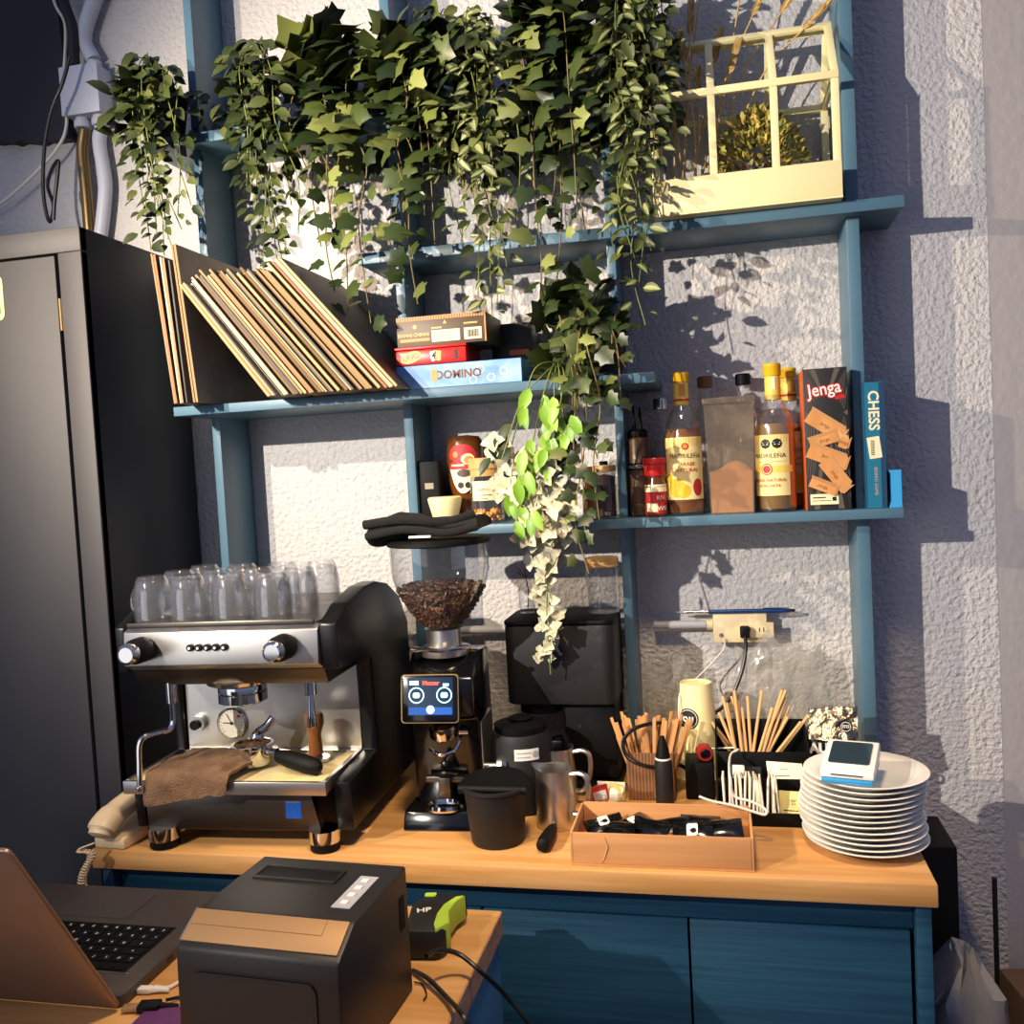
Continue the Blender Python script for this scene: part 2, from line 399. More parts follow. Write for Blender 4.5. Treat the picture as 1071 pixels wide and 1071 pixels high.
top = [(jx+.022, -.028, jz+.070), (at(88, 40, -.028).x, -.028, at(88, 40, -.028).z), (at(96, 8, -.028).x, -.028, at(96, 8, -.028).z), (at(110, -25, -.028).x, -.028, at(110, -25, -.028).z)]
tag(B().tube(bez(top, 8), .0165, 14).obj('conduit', 'pvc_white'), 'pale curved conduit rising from the top of the junction box', 'conduit')
zc0 = cz1+.002
low = [(jx+.026, -.024, jz-.076), (jx+.032, -.024, jz-.14), (jx+.047, -.024, jz-.24), (jx+.047, -.024, jz-.33), (jx+.043, -.024, jz-.42)]
low = [(jx+.026, -.024, jz-.076)]+[tuple(at(a, c, -.024)) for a, c in ((104, 150), (110, 190), (108, 225), (103, 262))]
tag(B().tube(bez(low, 8), .0150, 14).obj('conduit', 'pvc_white'), 'pale bent conduit dropping from the junction box behind the tall cabinet', 'conduit')
low = [(jx-.018, -.024, jz-.076)]+[tuple(at(a, c, -.024)) for a, c in ((86, 160), (90, 200), (94, 250))]
tag(B().tube(bez(low, 8), .0125, 14).obj('conduit', 'brass'), 'bare brass-coloured metal conduit beside the pale bent one', 'conduit')
w = [tuple(at(a, c, -.040)) for a, c in ((52, -20), (58, 5), (68, 25), (68, 60), (66, 85), (69, 110), (69, 135), (60, 155), (40, 178), (20, 197), (0, 213), (-30, 228))]
tag(B().tube(bez(w, 6), .0035, 8).obj('cable', 'cable_white'), 'thin off-white cable hanging across the dark beam to the left', 'cable')
w = [tuple(at(a, c, -.10)) for a, c in ((73, 60), (65, 88), (54, 115), (47, 150), (45, 190), (47, 215), (52, 232), (56, 215))]+[tuple(at(a, c, -.10)) for a, c in ((50, 195), (54, 178), (61, 168), (60, 185), (57, 212), (56, 230))]
tag(B().tube(bez(w, 6), .004, 8).obj('cable', 'cable_black'), 'black cable looping down to the top of the tall cabinet', 'cable')
w = [tuple(at(a, c, -.046)) for a, c in ((58, -30), (66, 0), (76, 30), (77, 55), (78, 69))]
tag(B().tube(bez(w, 6), .012, 10).obj('cable', 'black_paint'), 'thick black cable bundle along the edge of the dark beam', 'cable')

# ------------------------------------------------------------------ plants
def basis(p, tip, nrm):
    t = Vector(tip).normalized(); n = Vector(nrm); n = (n-t*n.dot(t))
    n = n.normalized() if n.length > 1e-4 else t.orthogonal().normalized()
    x = t.cross(n); return Matrix(((x.x, t.x, n.x, p[0]), (x.y, t.y, n.y, p[1]), (x.z, t.z, n.z, p[2]), (0, 0, 0, 1)))
IVY = [(0, 0), (.24, -.10), (.46, .06), (.36, .30), (.50, .52), (.25, .66), (0, 1)]
def leaf_ivy(b, M, s, mi, droop=.22):
    vs = [(0, 0, 0), (0, .34, .02), (0, .66, 0), (0, 1, -.10)]
    fs = []
    for sg in (1, -1):
        k = len(vs)
        for x, y in IVY[1:-1]: vs.append((sg*x, y, -droop*x-.08*y*y))
        L = [0, k, 1], [k, k+1, k+2, 1], [k+2, k+3, k+4, 2, 1], [k+4, 3, 2]
        for f in L: fs.append(tuple(f if sg > 0 else f[::-1]))
    b.faces([(x*s, y*s, z*s) for x, y, z in vs], fs, mi, M)
def leaf_oval(b, M, s, mi, w=.24, mid=None, droop=.35):
    ys = [0, .22, .5, .78, 1]; ws = [0, .8*w, w, .62*w, 0]; vs = []; fs = []
    for y in ys: vs.append((0, y, -.18*y*y))
    def col(sg, k0, fr):
        base = len(vs)
        for i in (1, 2, 3): vs.append((sg*ws[i]*fr, ys[i], -.18*ys[i]**2-droop*ws[i]*fr*(-1)))
        return base
    for sg in (1, -1):
        if mid is not None:
            a = col(sg, 0, .45); c = col(sg, 0, 1)
            f1 = [(0, a, 1), (1, a, a+1, 2), (2, a+1, a+2, 3), (3, a+2, 4)]; f2 = [(0, c, a), (a, c, c+1, a+1), (a+1, c+1, c+2, a+2), (a+2, c+2, 4)]
            for f in f1: fs.append((f if sg > 0 else f[::-1], mid))
            for f in f2: fs.append((f if sg > 0 else f[::-1], mi))
        else:
            c = col(sg, 0, 1)
            for f in [(0, c, 1), (1, c, c+1, 2), (2, c+1, c+2, 3), (3, c+2, 4)]: fs.append((f if sg > 0 else f[::-1], mi))
    V = [b.bm.verts.new(b.M @ M @ Vector((x*s, y*s, z*s))) for x, y, z in vs]
    for f, m in fs:
        q = b.bm.faces.new([V[i] for i in f]); q.material_index = m
def plant(label, potpx, poty, zb, kind, ends, crown, mats, lsize, step, seed, yfront=-.205, potr=.052, poth=.10, name='potted_plant', n_crown=60, spread=1., lift=.05, pot=True):
    """ends: (px,py) where each strand finishes; crown: (pxL, pxR, pyTop, pyBottom) region filled with leaves round the pot"""
    R = random.Random(seed)
    pc = at(potpx, 140, poty); x0 = pc.x
    root = thing(name, label, 'plant', (x0, poty, zb))
    if pot:
        b = B(); b.lathe([(.0, .001), (potr*.72, .0), (potr*.98, poth-.012), (potr*1.06, poth-.012), (potr*1.06, poth), (potr*.93, poth), (potr*.90, poth-.012), (0, poth-.012)], 24)
        b.obj('pot', 'pot_black', root)
    lv = B(); st = B(); inv = T(-x0, -poty, -zb); lv.M = inv; st.M = inv
    def put(p, tip, nrm, s):
        M = basis(p, tip, nrm)
        if kind == 'ivy': leaf_ivy(lv, M, s*R.uniform(.75, 1.2), 0 if R.random() < .6 else 1)
        elif kind == 'varieg': leaf_oval(lv, M, s*R.uniform(.8, 1.2), 0, .27, 1 if R.random() < .45 else 0)
        else: leaf_oval(lv, M, s*R.uniform(.8, 1.25), 0 if R.random() < .7 else 1, .26)
    ymin = -.030
    for (ex, ey) in ends:
        yf = yfront-R.uniform(-.01, .05); e = at(ex, ey, yf)
        s0 = Vector((x0+R.uniform(-.6, .6)*potr, poty+R.uniform(-.5, .2)*potr, zb+poth-.014))
        topz = zb+poth+lift*R.uniform(.3, 1.3)
        m1 = Vector((s0.x*.6+e.x*.4, (s0.y+yf)/2, topz)); m2 = Vector((e.x*.8+s0.x*.2+R.uniform(-.015, .015), yf-.012, zb+poth*.55))
        H = m2.z-e.z; P = [s0, m1, m2]; nn = max(1, int(abs(H)/.09))
        for k in range(1, nn): P.append(Vector((m2.x+(e.x-m2.x)*k/nn+R.uniform(-.022, .022), yf-.012+R.uniform(-.012, .012), m2.z-H*k/nn)))
        P.append(e); C = bez(P, 10); st.tube(C, .0011 if kind != 'ivy' else .0013, 5)
        acc = 0; side = 1
        for i in range(1, len(C)):
            d = C[i]-C[i-1]; acc += d.length
            if acc > step:
                acc = 0; side = -side; dn = d.normalized()
                ph = R.uniform(-.9, .9)+(0 if side > 0 else PI)
                out = Vector((math.cos(ph), -abs(math.sin(ph))*.8-.25, 0))
                dist = 1-.35*(i/len(C))
                pp = C[i]+out*R.uniform(.004, .02)
                if pp.y > ymin: pp.y = ymin
                put(pp, out*.8+Vector((R.uniform(-.5, .5), R.uniform(-.5, .15), -.7+R.uniform(-.3, .5))), Vector((R.uniform(-1, .8), -1, .45+R.uniform(-.6, .6))), lsize*dist*R.uniform(.75, 1.1)*(.76 if kind == 'ivy' else 1))
    a0, a1 = at(crown[0], crown[2], poty-.05), at(crown[1], crown[3], poty-.05)
    for k in range(n_crown):
        u, v = R.random(), R.random(); w = R.uniform(-.10, .10)*spread
        p = Vector((a0.x+(a1.x-a0.x)*u, poty-.045+w, a0.z+(a1.z-a0.z)*v))
        p.x += .0
        d = p-Vector((x0, poty, zb+poth*.5))
        if Vector((d.x, d.y)).length < potr*1.15 and -.06 < d.z < .06: p.y = poty-potr*1.25-R.uniform(0, .04)
        if p.y > ymin-.02: p.y = ymin-.02-R.uniform(0, .03)
        d = p-Vector((x0, poty+.03, zb+poth*.4)); d.z *= .6
        put(p, d.normalized()+Vector((R.uniform(-.5, .5), R.uniform(-.5, .1), R.uniform(-.9, .5))), Vector((R.uniform(-.6, .4), -.9, .7+R.uniform(-.5, .4))), lsize)
    lv.obj('foliage', mats, root, smooth=60); st.obj('stems', 'stem_tan' if kind == 'ivy' else 'stem_green', root)
    return root
SML = ['leaf_dark', 'leaf_olive']; IV = ['leaf_ivy', 'leaf_ivy_dark']; VG = ['leaf_olive', 'leaf_pale']
plant('dark small-leaved trailing plant at the left end, above the tall cabinet', 172, -.115, ZT1, 'oval', [(142, 172), (146, 165), (150, 215), (164, 245), (158, 262), (176, 250), (190, 240), (186, 225), (200, 215), (172, 268), (181, 262), (150, 190), (168, 225)], (142, 198, 92, 150), SML, .046, .017, 1, n_crown=110)
plant('dark small-leaved trailing plant right of the leftmost upright, over the slanted records', 268, -.11, ZT1, 'oval', [(258, 195), (285, 250), (275, 272), (300, 262), (291, 285), (312, 245), (268, 225), (262, 190), (305, 215), (283, 230), (296, 275)], (248, 308, 85, 160), SML, .044, .017, 2, n_crown=100)
plant('broad-leaved ivy whose trail hangs beside the tallest slanted record sleeves', 352, -.115, ZT1, 'ivy', [(350, 305), (336, 258), (364, 325), (388, 338), (322, 180), (348, 245)], (308, 396, 52, 150), IV, .078, .035, 3, n_crown=70)
plant('broad-leaved ivy trailing in front of the second upright, above the stacked game boxes', 438, -.115, ZT1, 'ivy', [(426, 300), (432, 270), (444, 225), (455, 255), (437, 318)], (398, 468, 45, 130), IV, .078, .034, 4, n_crown=62)
plant('small pale-striped trailing plant between two broad-leaved ivies, ending above the brown game box', 497, -.11, ZT1, 'varieg', [(500, 310), (520, 318), (485, 255), (531, 285), (506, 250), (541, 230), (472, 180), (458, 165), (515, 332)], (455, 535, 66, 165), VG, .042, .019, 5, n_crown=150, potr=.045, poth=.09)
plant('tall bushy ivy with thin long runners, between the two pale-striped plants', 580, -.115, ZT1, 'ivy', [(563, 338), (582, 300), (604, 225), (558, 195), (612, 242), (575, 235)], (540, 628, 14, 125), IV, .078, .037, 6, n_crown=75)
plant('small pale-striped trailing plant beside the cream greenhouse, hanging past the shelf below', 664, -.10, ZT1, 'varieg', [(675, 340), (660, 245), (681, 262), (650, 205), (690, 205), (642, 265), (640, 140), (700, 150), (668, 300), (672, 230), (655, 180), (684, 180), (664, 270)], (632, 702, 0, 120), VG, .044, .0155, 7, n_crown=150, potr=.045, poth=.09)
plant('ivy pot on the middle shelf, spilling over beside the game boxes', 618, -.115, ZM1, 'ivy', [(655, 385), (650, 432), (612, 400), (597, 440), (616, 600), (627, 545), (600, 470), (640, 350), (612, 560), (585, 330), (625, 480)], (572, 645, 302, 400), ['leaf_ivy_dark', 'leaf_ivy'], .058, .032, 8, n_crown=70, yfront=-.262, potr=.05, poth=.09, lift=.03)

# hanging artificial wisteria: bare stems, bright leaves, cream blossoms
def blossoms():
    R = random.Random(21); x0 = at(585, 365, -.20).x; root = thing('flower_spray', 'hanging spray of cream blossoms with bright green leaves in front of the lower shelf', 'flowers', (x0, -.20, ZM1))
    inv = T(-x0, .20, -ZM1); st = B(); st.M = inv; fl = B(); fl.M = inv; lf = B(); lf.M = inv
    Y = -.275
    def path(pp, r=.0013):
        P = [Vector((x0+R.uniform(-.01, .02), -.175, ZM1+.012)), Vector((x0, -.215, ZM1+.03))]+[at(a, c, Y+R.uniform(-.02, .01)) for a, c in pp]
        C = bez(P, 8); st.tube(C, r, 5); return C
    clusters = []
    for pp in ([(560, 385), (545, 430), (535, 465)], [(575, 390), (562, 440), (550, 500), (545, 520)], [(590, 395), (582, 450), (578, 520), (570, 570)],
               [(585, 390), (590, 450), (595, 520), (590, 545)], [(565, 395), (545, 420), (528, 470), (522, 490)], [(580, 400), (580, 480), (575, 560), (572, 640), (576, 705)], [(600, 395), (600, 440), (597, 480)]):
        C = path(pp); clusters.append(C)
    def flower(p, s):
        n = Vector((R.uniform(-.7, .5), -1, R.uniform(-.3, .7))).normalized(); a0 = R.uniform(0, 6)
        x = n.orthogonal().normalized(); y = n.cross(x)
        for k in range(R.choice((3, 4, 4))):
            a = a0+k*1.6+R.uniform(-.3, .3); t = x*math.cos(a)+y*math.sin(a)
            leaf_oval(fl, basis(p, t+n*.45, n-t*.3), s, 0, .46, None, .5)
    reg = [(515, 545, 455, 520, 16), (540, 600, 470, 530, 42), (545, 595, 520, 565, 30), (555, 585, 560, 590, 12)]
    for x_0, x_1, y_0, y_1, n in reg:
        for k in range(n): flower(at(R.uniform(x_0, x_1), R.uniform(y_0, y_1), Y+R.uniform(-.03, .03)), R.uniform(.016, .025))
    for py in range(580, 690, 6):
        for k in range(2): flower(at(572+4*math.sin(py*.09)+R.uniform(-7, 9), py, Y+R.uniform(-.012, .012)), R.uniform(.014, .021)*(1 if py < 660 else .8))
    for k in range(34):
        c = R.choice(((555, 420), (570, 445), (585, 440), (560, 470), (565, 500), (540, 510), (575, 420), (550, 535)))
        p = at(c[0]+R.uniform(-14, 14), c[1]+R.uniform(-16, 16), Y-.03+R.uniform(-.02, .02))
        leaf_oval(lf, basis(p, Vector((R.uniform(-.5, .5), -.3, -1)), Vector((R.uniform(-.5, .4), -1, .4))), R.uniform(.034, .048), 0, .25)
    for k in range(14):
        p = at(R.uniform(510, 600), R.uniform(440, 480), Y+R.uniform(0, .03)); leaf_oval(lf, basis(p, Vector((R.uniform(-.8, .8), -.3, -.6)), Vector((R.uniform(-.5, .4), -1, .4))), .04, 1, .27)
    fl.obj('blossoms', 'petal', root, smooth=60); lf.obj('leaves', ['leaf_bright', 'leaf_ivy_dark'], root, smooth=60); st.obj('stems', 'stem_green', root)
blossoms()

# ------------------------------------------------------------------ cream mini greenhouse on the upper shelf
gy0, gy1, gx0, gx1, gz = -.190, -.022, -.092, .229, ZU1
gh = thing('mini_greenhouse', 'cream metal tabletop greenhouse frame on the upper shelf at right', 'planter', ((gx0+gx1)/2, (gy0+gy1)/2, gz))
gw, gd = (gx1-gx0)/2, (gy1-gy0)/2; bt = .0065
b = B(); th = .064
b.box(-gw, gw, -gd, gd, 0, .003, 0); b.box(-gw, gw, -gd, -gd+.004, .003, th, .0008); b.box(-gw, gw, gd-.004, gd, .003, th, .0008); b.box(-gw, -gw+.004, -gd+.004, gd-.004, .003, th); b.box(gw-.004, gw, -gd+.004, gd-.004, .003, th)
b.obj('tray', 'cream', gh)
hz, rz_ = .208, .326
cols = [-gw+bt, -gw+2*gw*.335, -gw+2*gw*.665, gw-bt]
def wallframe(y, nm):
    b = B()
    for x in cols: b.box(x-bt, x+bt, y-.005, y+.005, th-.01, hz-bt, .001)
    b.box(-gw, gw, y-.006, y+.006, hz-bt, hz+bt, .001); b.obj(nm, 'cream', gh)
wallframe(-gd+.006, 'front_frame'); wallframe(gd-.006, 'back_frame')
def roof(sgn, nm):
    b = B(); a = Vector((0, sgn*(gd-.006), hz+bt)); t = Vector((0, sgn*.006, rz_)); d = t-a; L = d.length
    ang = math.atan2(d.z, d.y)
    M0 = T(*a) @ Rx(ang)                                # local y runs up the slope
    for x in cols: b.box(x-bt, x+bt, .0, L, -.003, .003, .0006, M=M0)
    b.box(-gw, gw, L-2*bt, L, -.0035, .0035, .0006, M=M0)
    b.obj(nm, 'cream', gh)
roof(-1, 'roof_frame'); roof(1, 'roof_frame')
b = B()
for s_ in (-1, 1):
    b.box(s_*(gw-bt)-.004, s_*(gw-bt)+.004, -gd+.012, gd-.012, hz-bt, hz+bt, .001)
b.obj('side_rail', 'cream', gh)
def bush():
    R = random.Random(9); c = Vector((at(793, 150, -.105).x, -.105, gz+.012)); root = thing('small_bush', 'round olive-green bushy plant inside the cream greenhouse', 'plant', tuple(c-Vector((0, 0, .008))))
    lf = B(); lf.M = T(*(-(c-Vector((0, 0, .008))))); st = B(); st.M = lf.M
    st.cyl(.03, gz+.0042, gz+.03, 16, M=T(c.x, c.y, 0))
    for k in range(1300):
        th_ = R.uniform(0, 2*PI); ph = R.uniform(-.25, PI/2); rr_ = .5+.5*R.random()**.5
        d = Vector((math.cos(th_)*math.cos(ph), math.sin(th_)*math.cos(ph), math.sin(ph)))
        p = c+Vector((d.x*.088*rr_, d.y*.062*rr_, .055+d.z*.125*rr_))
        leaf_oval(lf, basis(p, d+Vector((R.uniform(-.6, .6), R.uniform(-.6, .6), R.uniform(-.2, .8))), Vector((R.uniform(-1, 1), -1, 1))), R.uniform(.010, .017), 0, .3)
    for k in range(16):
        th_ = R.uniform(0, 2*PI); e = c+Vector((math.cos(th_)*.05, math.sin(th_)*.035, R.uniform(.06, .12))); st.tube([c+Vector((0, 0, .01)), (c+e)/2+Vector((0, 0, .02)), e], .0012, 5)
    lf.obj('foliage', 'bush_leaf', root, smooth=60); st.obj('stems', 'kraft_dark', root)
bush()
# dried wheat stalks: each stalk is a thing
R = random.Random(14)
STALK = [((708, 178), (722, 30)), ((715, 176), (748, 60)), ((705, 182), (700, -5)), ((722, 178), (790, 10)), ((712, 180), (735, -20)), ((728, 172), (765, 70)), ((716, 182), (730, 100)), ((735, 172), (820, 8)), ((726, 176), (715, 60)), ((738, 170), (845, 25)), ((731, 174), (776, -15)), ((720, 180), (690, -12))]
for k, (a, e) in enumerate(STALK):
    y0 = -.13+.07*R.random(); p0 = at(*a, y0); p0.z = gz+.004; p1 = at(*e, y0-.01); rt = tuple(p0)
    b = B(); b.M = T(*(-p0)); mid = (p0+p1)/2+Vector((R.uniform(-.012, .012), 0, .03*abs(p1.x-p0.x)/.08)); C = bez([p0, mid, p1], 10); b.tube(C, .0016, 6, 0)
    d = (C[-1]-C[-4]).normalized(); n = 9
    for i in range(n):
        for s_ in (-1, 1):
            q = C[-1]+d*(.006*i-.012); sd = Vector((s_, R.uniform(-.6, .6), 0)); leaf_oval(b, basis(q, d+sd*.25, Vector((0, -1, .3))), .020, 0, .2)
    o = b.obj('dried_stalk', 'straw'); tag(o, 'dry straw-coloured wheat stalk standing in the cream greenhouse', 'dried stalk', 'dried wheat stalks in the greenhouse', loc=rt)

# ------------------------------------------------------------------ records on the middle shelf
R = random.Random(5)
def sleeve(t, w, h, ms):
    b = B(); b.box(0, t, 0, w, 0, h, .0004); 
    for f in b.bm.faces:
        n = f.normal
        if n.x > .9: f.material_index = 1
        elif n.x < -.9: f.material_index = 1
    b.bm.normal_update()
    for f in b.bm.faces: f.material_index = 1 if abs(f.normal.x) > .9 else 0
    return b.obj('vinyl_record', ms, smooth=0)
LPD = .29; ylp = -.305
x = -1.0105
stand = [(.004, 'lp_card'), (.0045, 'lp_card'), (.004, 'lp_white'), (.0035, 'lp_black'), (.004, 'lp_card')]
xs = -.9985; tilt = -math.radians(4.5)
for k, (t, m) in enumerate([(.004, 'lp_card'), (.0045, 'lp_orange'), (.004, 'lp_white'), (.005, 'lp_card'), (.0035, 'lp_black')]):
    o = sleeve(t, LPD, .285-.004*k, [m, 'lp_face_dark'])
    lab = {0: 'cream-edged record sleeve standing nearly upright, leftmost on the shelf', 1: 'orange-edged record sleeve standing second from the left end', 2: 'white-edged record sleeve standing third from the left end', 3: 'thick cream-edged record sleeve standing beside the dark gap', 4: 'black-edged record sleeve standing fifth from the left end'}[k]
    tag(o, lab, 'record', 'records standing upright at the left', loc=(xs+.0062*k, ylp-.006*(k % 2), ZM1+.0003), rot=(0, -math.radians(5.5-.5*k)*1, 0))
xs = -.960
for k, (t, m) in enumerate([(.004, 'lp_card'), (.005, 'lp_card')]):
    o = sleeve(t, LPD, .298, [m, 'lp_face'])
    tag(o, ['cream-edged record sleeve just left of the large grey-brown cover', 'record sleeve showing its large grey-brown front cover, right of the upright ones'][k], 'record', 'records standing upright at the left', loc=(xs+.0055*k, ylp+.003, ZM1+.0003), rot=(0, -math.radians(4.6), 0))
x = -.815; th0 = math.radians(37); n = 42; kx = 0
for k in range(n):
    th_ = th0+math.radians(3.5)*(k/n); t = R.choice((.0033, .004, .0046, .0052)); h = .272+.028*min(1, k/12)+R.uniform(-.008, .008)
    special = {26: 'lp_yellow', 38: 'lp_orange', 40: 'lp_white', 8: 'lp_white', 15: 'lp_orange'}
    m = special.get(k, R.choice(('lp_card', 'lp_tan', 'lp_pale', 'lp_white', 'lp_card', 'lp_brown', 'lp_pale', 'lp_black')))
    if k > 35: h = .315+.002*(k-36)
    o = sleeve(t, LPD, h, [m, 'lp_face_dark' if k == n-1 else R.choice(('lp_face', 'lp_face_dark', 'lp_white'))])
    lab = 'worn record sleeve leaning to the left in the slanted row on the shelf'; g = 'records leaning in the slanted row'
    if k == 26: lab = 'yellow-edged record sleeve in the slanted row of records'
    if k == 38: lab = 'bright orange-edged record sleeve near the tall right end of the slanted row'
    if k == n-1: lab = 'record sleeve at the right end of the slanted row, its dark cover showing'
    if k == 0: lab = 'record sleeve at the left end of the slanted row, leaning over the grey-brown cover'
    x += t/math.cos(th_)+.0006
    tag(o, lab, 'record', g, loc=(x, ylp+.003+R.uniform(-.012, .008), ZM1+.0003), rot=(0, -th_, 0))

# ------------------------------------------------------------------ game boxes on the middle shelf
def frame_of(x0, x1, y, z): return (x0+x1)/2, y, z
# domino
x0, x1 = -.577, -.338; bx = thing('game_box', 'blue and white domino box at the bottom of the game box stack', 'game box', ((x0+x1)/2, -.236, ZM1+.0002)); w = (x1-x0)/2
b = B().box(-w, w, 0, .15, 0, .0435, .0008); b.obj('body', 'domino_side', bx)
B().box(-w+.001, w-.001, -.0006, 0, .001, .0425).obj('front_print', 'domino_blue', bx, smooth=0)
b = B(); b.text('DOMINO', .021, T(.0, -.0007, .022) @ FRONT, mi=0, bold=.0006)
for cx_, cz_ in ((.042, .028), (.062, .012), (.028, .010), (.086, .022)):
    b.lathe([(.0075, 0), (.0075, .0004), (.006, .0004), (.006, 0)], 16, 1, M=T(cx_, -.0006, cz_) @ FRONT, cap=False)
b.box(-.052, -.040, -.0011, -.0006, .012, .034, mi=2)
b.obj('lettering', ['ink_brown', 'white', 'orange_ink'], bx, smooth=0)
# uno tin
x0, x1 = -.577, -.44; zz = ZM1+.0440; bx = thing('game_tin', 'red card game tin between the domino box and the brown box', 'game tin', ((x0+x1)/2, -.237, zz)); w = (x1-x0)/2
B().box(-w, w, 0, .11, 0, .029, .004).obj('body', 'red', bx)
B().box(-w-.001, w+.001, -.001, .111, .0291, .0345, .002).obj('lid', 'red', bx)
b = B(); b.prism([(p_[0]*.021, p_[1]*.0105) for p_ in arcpts(1, 0, 2*PI, 20)[:-1]], 0, .0004, 0, M=T(-.038, 0, .015) @ FRONT @ Rz(.25)); b.text('UNO', .014, T(-.038, -.0005, .015) @ FRONT @ Rz(.2), mi=1, bold=.0006)
b.obj('logo', ['label_yellow', 'red', 'white', 'ink_black'], bx, smooth=0); b = B()
b.prism(rr(.012, .018, .002), 0, .0004, 2, M=T(.006, 0, .015) @ FRONT @ Rz(.15)); b.prism(rr(.012, .018, .002), 0, .0004, 0, M=T(.014, 0, .015) @ FRONT @ Rz(-.1)); b.text('4', .014, T(.006, -.0005, .015) @ FRONT, mi=3, bold=.0005)
b.obj('card_print', ['label_yellow', 'red', 'white', 'ink_black'], bx, smooth=0); b = B()
b.box(.046, .052, -.0004, 0, .006, .024, mi=3)
b.obj('side_mark', ['label_yellow', 'red', 'white', 'ink_black'], bx, smooth=0)
# damas chinas
zz = ZM1+.0788; x0, x1 = -.572, -.401; bx = thing('game_box', 'brown Chinese checkers box with an orange top edge, topmost of the stack', 'game box', ((x0+x1)/2, -.234, zz)); w = (x1-x0)/2
B().box(-w, w, 0, .125, 0, .054, .0006).obj('body', 'box_brown', bx)
b = B().box(-w, w, -.0007, 0, .047, .0545, 0, 0)
for k in range(34): b.box(-w+.005*k+.002, -w+.005*k+.0035, -.0011, -.0007, .0475, .054, mi=1)
b.box(-w+.006, -.022, -.0006, 0, .009, .0145, 0, 0); b.box(w-.0025, w, -.0006, 0, 0, .047, 0, 0)
b.text('DAMAS CHINAS', .0084, T(-.053, -.0004, .021) @ FRONT, mi=2, bold=.0004); b.prism(rr(.007, .007, .002), 0, .0005, 2, M=T(-.05, 0, .036) @ FRONT)
b.prism([(-.004, 0), (.004, 0), (0, .007)], 0, .0005, 2, M=T(.008, 0, .038) @ FRONT)
b.box(-.018, .036, -.0006, 0, .006, .027, 0, 3); b.box(.044, .077, -.0006, 0, .006, .027, 0, 3)
for k in range(12): b.box(.050+.0018*k, .0508+.0018*k+(k % 3)*.0003, -.0009, -.0006, .010, .023, mi=4)
for k in range(3): b.box(-.012, .03-.004*k, -.0009, -.0006, .021-.005*k, .0222-.005*k, mi=5)
b.box(-.018, .002, -.0006, 0, .030, .033, 0, 5); b.box(.044, .07, -.0006, 0, .034, .037, 0, 5)
b.obj('print', ['orange_ink', 'box_brown', 'gold_ink', 'label_cream', 'ink_black', 'gold_ink'], bx, smooth=0)
p0, p1 = at(509, 325, -.13), at(541, 325, -.13)
tx = thing('game_box', 'small black box with an orange stripe behind the brown box', 'game box', ((p0.x+p1.x)/2+.006, -.102, ZM1+.0438)); 
B().box(-.035, .045, -.006, .07, 0, .082, .001).obj('body', 'box_dark', tx); B().box(.0, .038, -.0067, -.006, .02, .03).obj('stripe', 'orange', tx, smooth=0)
# it stands on a low dark case
o = B().box(-.05, .05, -.01, .085, 0, .0435, .002).obj('storage_case', 'black'); tag(o, 'low black case behind the red game tin, under the small black box', 'case', loc=(tx.location.x-.005, -.086, ZM1+.0002))

# ------------------------------------------------------------------ lower shelf: bottles, jars and boxes
def bend(r, z0=0, a=0):
    """maps a flat print (x across, y up, z out) onto a cylinder of radius r standing on z; a turns it"""
    def f(v):
        t = v.x/r+a; return Vector(((r+v.z)*math.sin(t), -(r+v.z)*math.cos(t), v.y+z0))
    return f
class Wrap(B):
    def __init__(s, fn): super().__init__(); s.fn = fn
    def fine(s, x0, x1, y0, y1, z, mi, n=14):
        vs = [(x0+(x1-x0)*i/n, y, z) for i in range(n+1) for y in (y0, y1)]
        return s.faces(vs, [(2*i, 2*i+2, 2*i+3, 2*i+1) for i in range(n)], mi)
    def disc(s, cx, cy, r, z, mi, n=24, ry=None):
        ry = ry or r; m = 4
        vs = [(cx, cy, z)]+[(cx+r*q/m*math.cos(2*PI*k/n), cy+ry*q/m*math.sin(2*PI*k/n), z) for q in range(1, m+1) for k in range(n)]
        fs = [(0, 1+k, 1+(k+1) % n) for k in range(n)]+[(1+q*n+k, 1+(q+1)*n+k, 1+(q+1)*n+(k+1) % n, 1+q*n+(k+1) % n) for q in range(m-1) for k in range(n)]
        return s.faces(vs, fs, mi)
    def obj(s, *a, **k):
        for v in s.bm.verts: v.co = s.fn(v.co)
        return super().obj(*a, **k)
ZS = ZL1+.0002
def syrup(name, label, x, y, liquid, r=.0345, H=.266, front=True, rot=0):
    t = thing(name, label, 'bottle', (x, y, ZS), rot)
    prof = [(r*.6, 0), (r*.94, .001), (r, .006), (r, .150), (r*.93, .168), (r*.66, .190), (r*.42, .204), (.0125, .216), (.0125, .262)]
    B().lathe(prof, 32, cap=False).obj('glass_body', 'glass', t)
    B().lathe([(r*.5, .004), (r*.9, .006), (r*.955, .010), (r*.955, .148), (r*.9, .160), (0, .160)], 32).obj('syrup', liquid, t)
    B().lathe([(.0135, .192+.012), (.0142, .206), (.0139, .246), (.0133, .247)], 24, cap=False).obj('neck_sleeve', 'label_yellow', t)
    B().lathe([(.0150, .2473), (.0156, .2485), (.0156, .262), (.0162, .263), (.0162, H-.002), (.0145, H)], 24).obj('cap', 'cap_yellow', t)
    return t
def print_on(t, r, items, mats, name='label'):
    w = Wrap(bend(r)); items(w); return w.obj(name, mats, t, smooth=60)
s1 = syrup('syrup_bottle', 'amber syrup bottle with a fruit label, left of the cloudy container', -.061, -.122, 'syrup_amber')
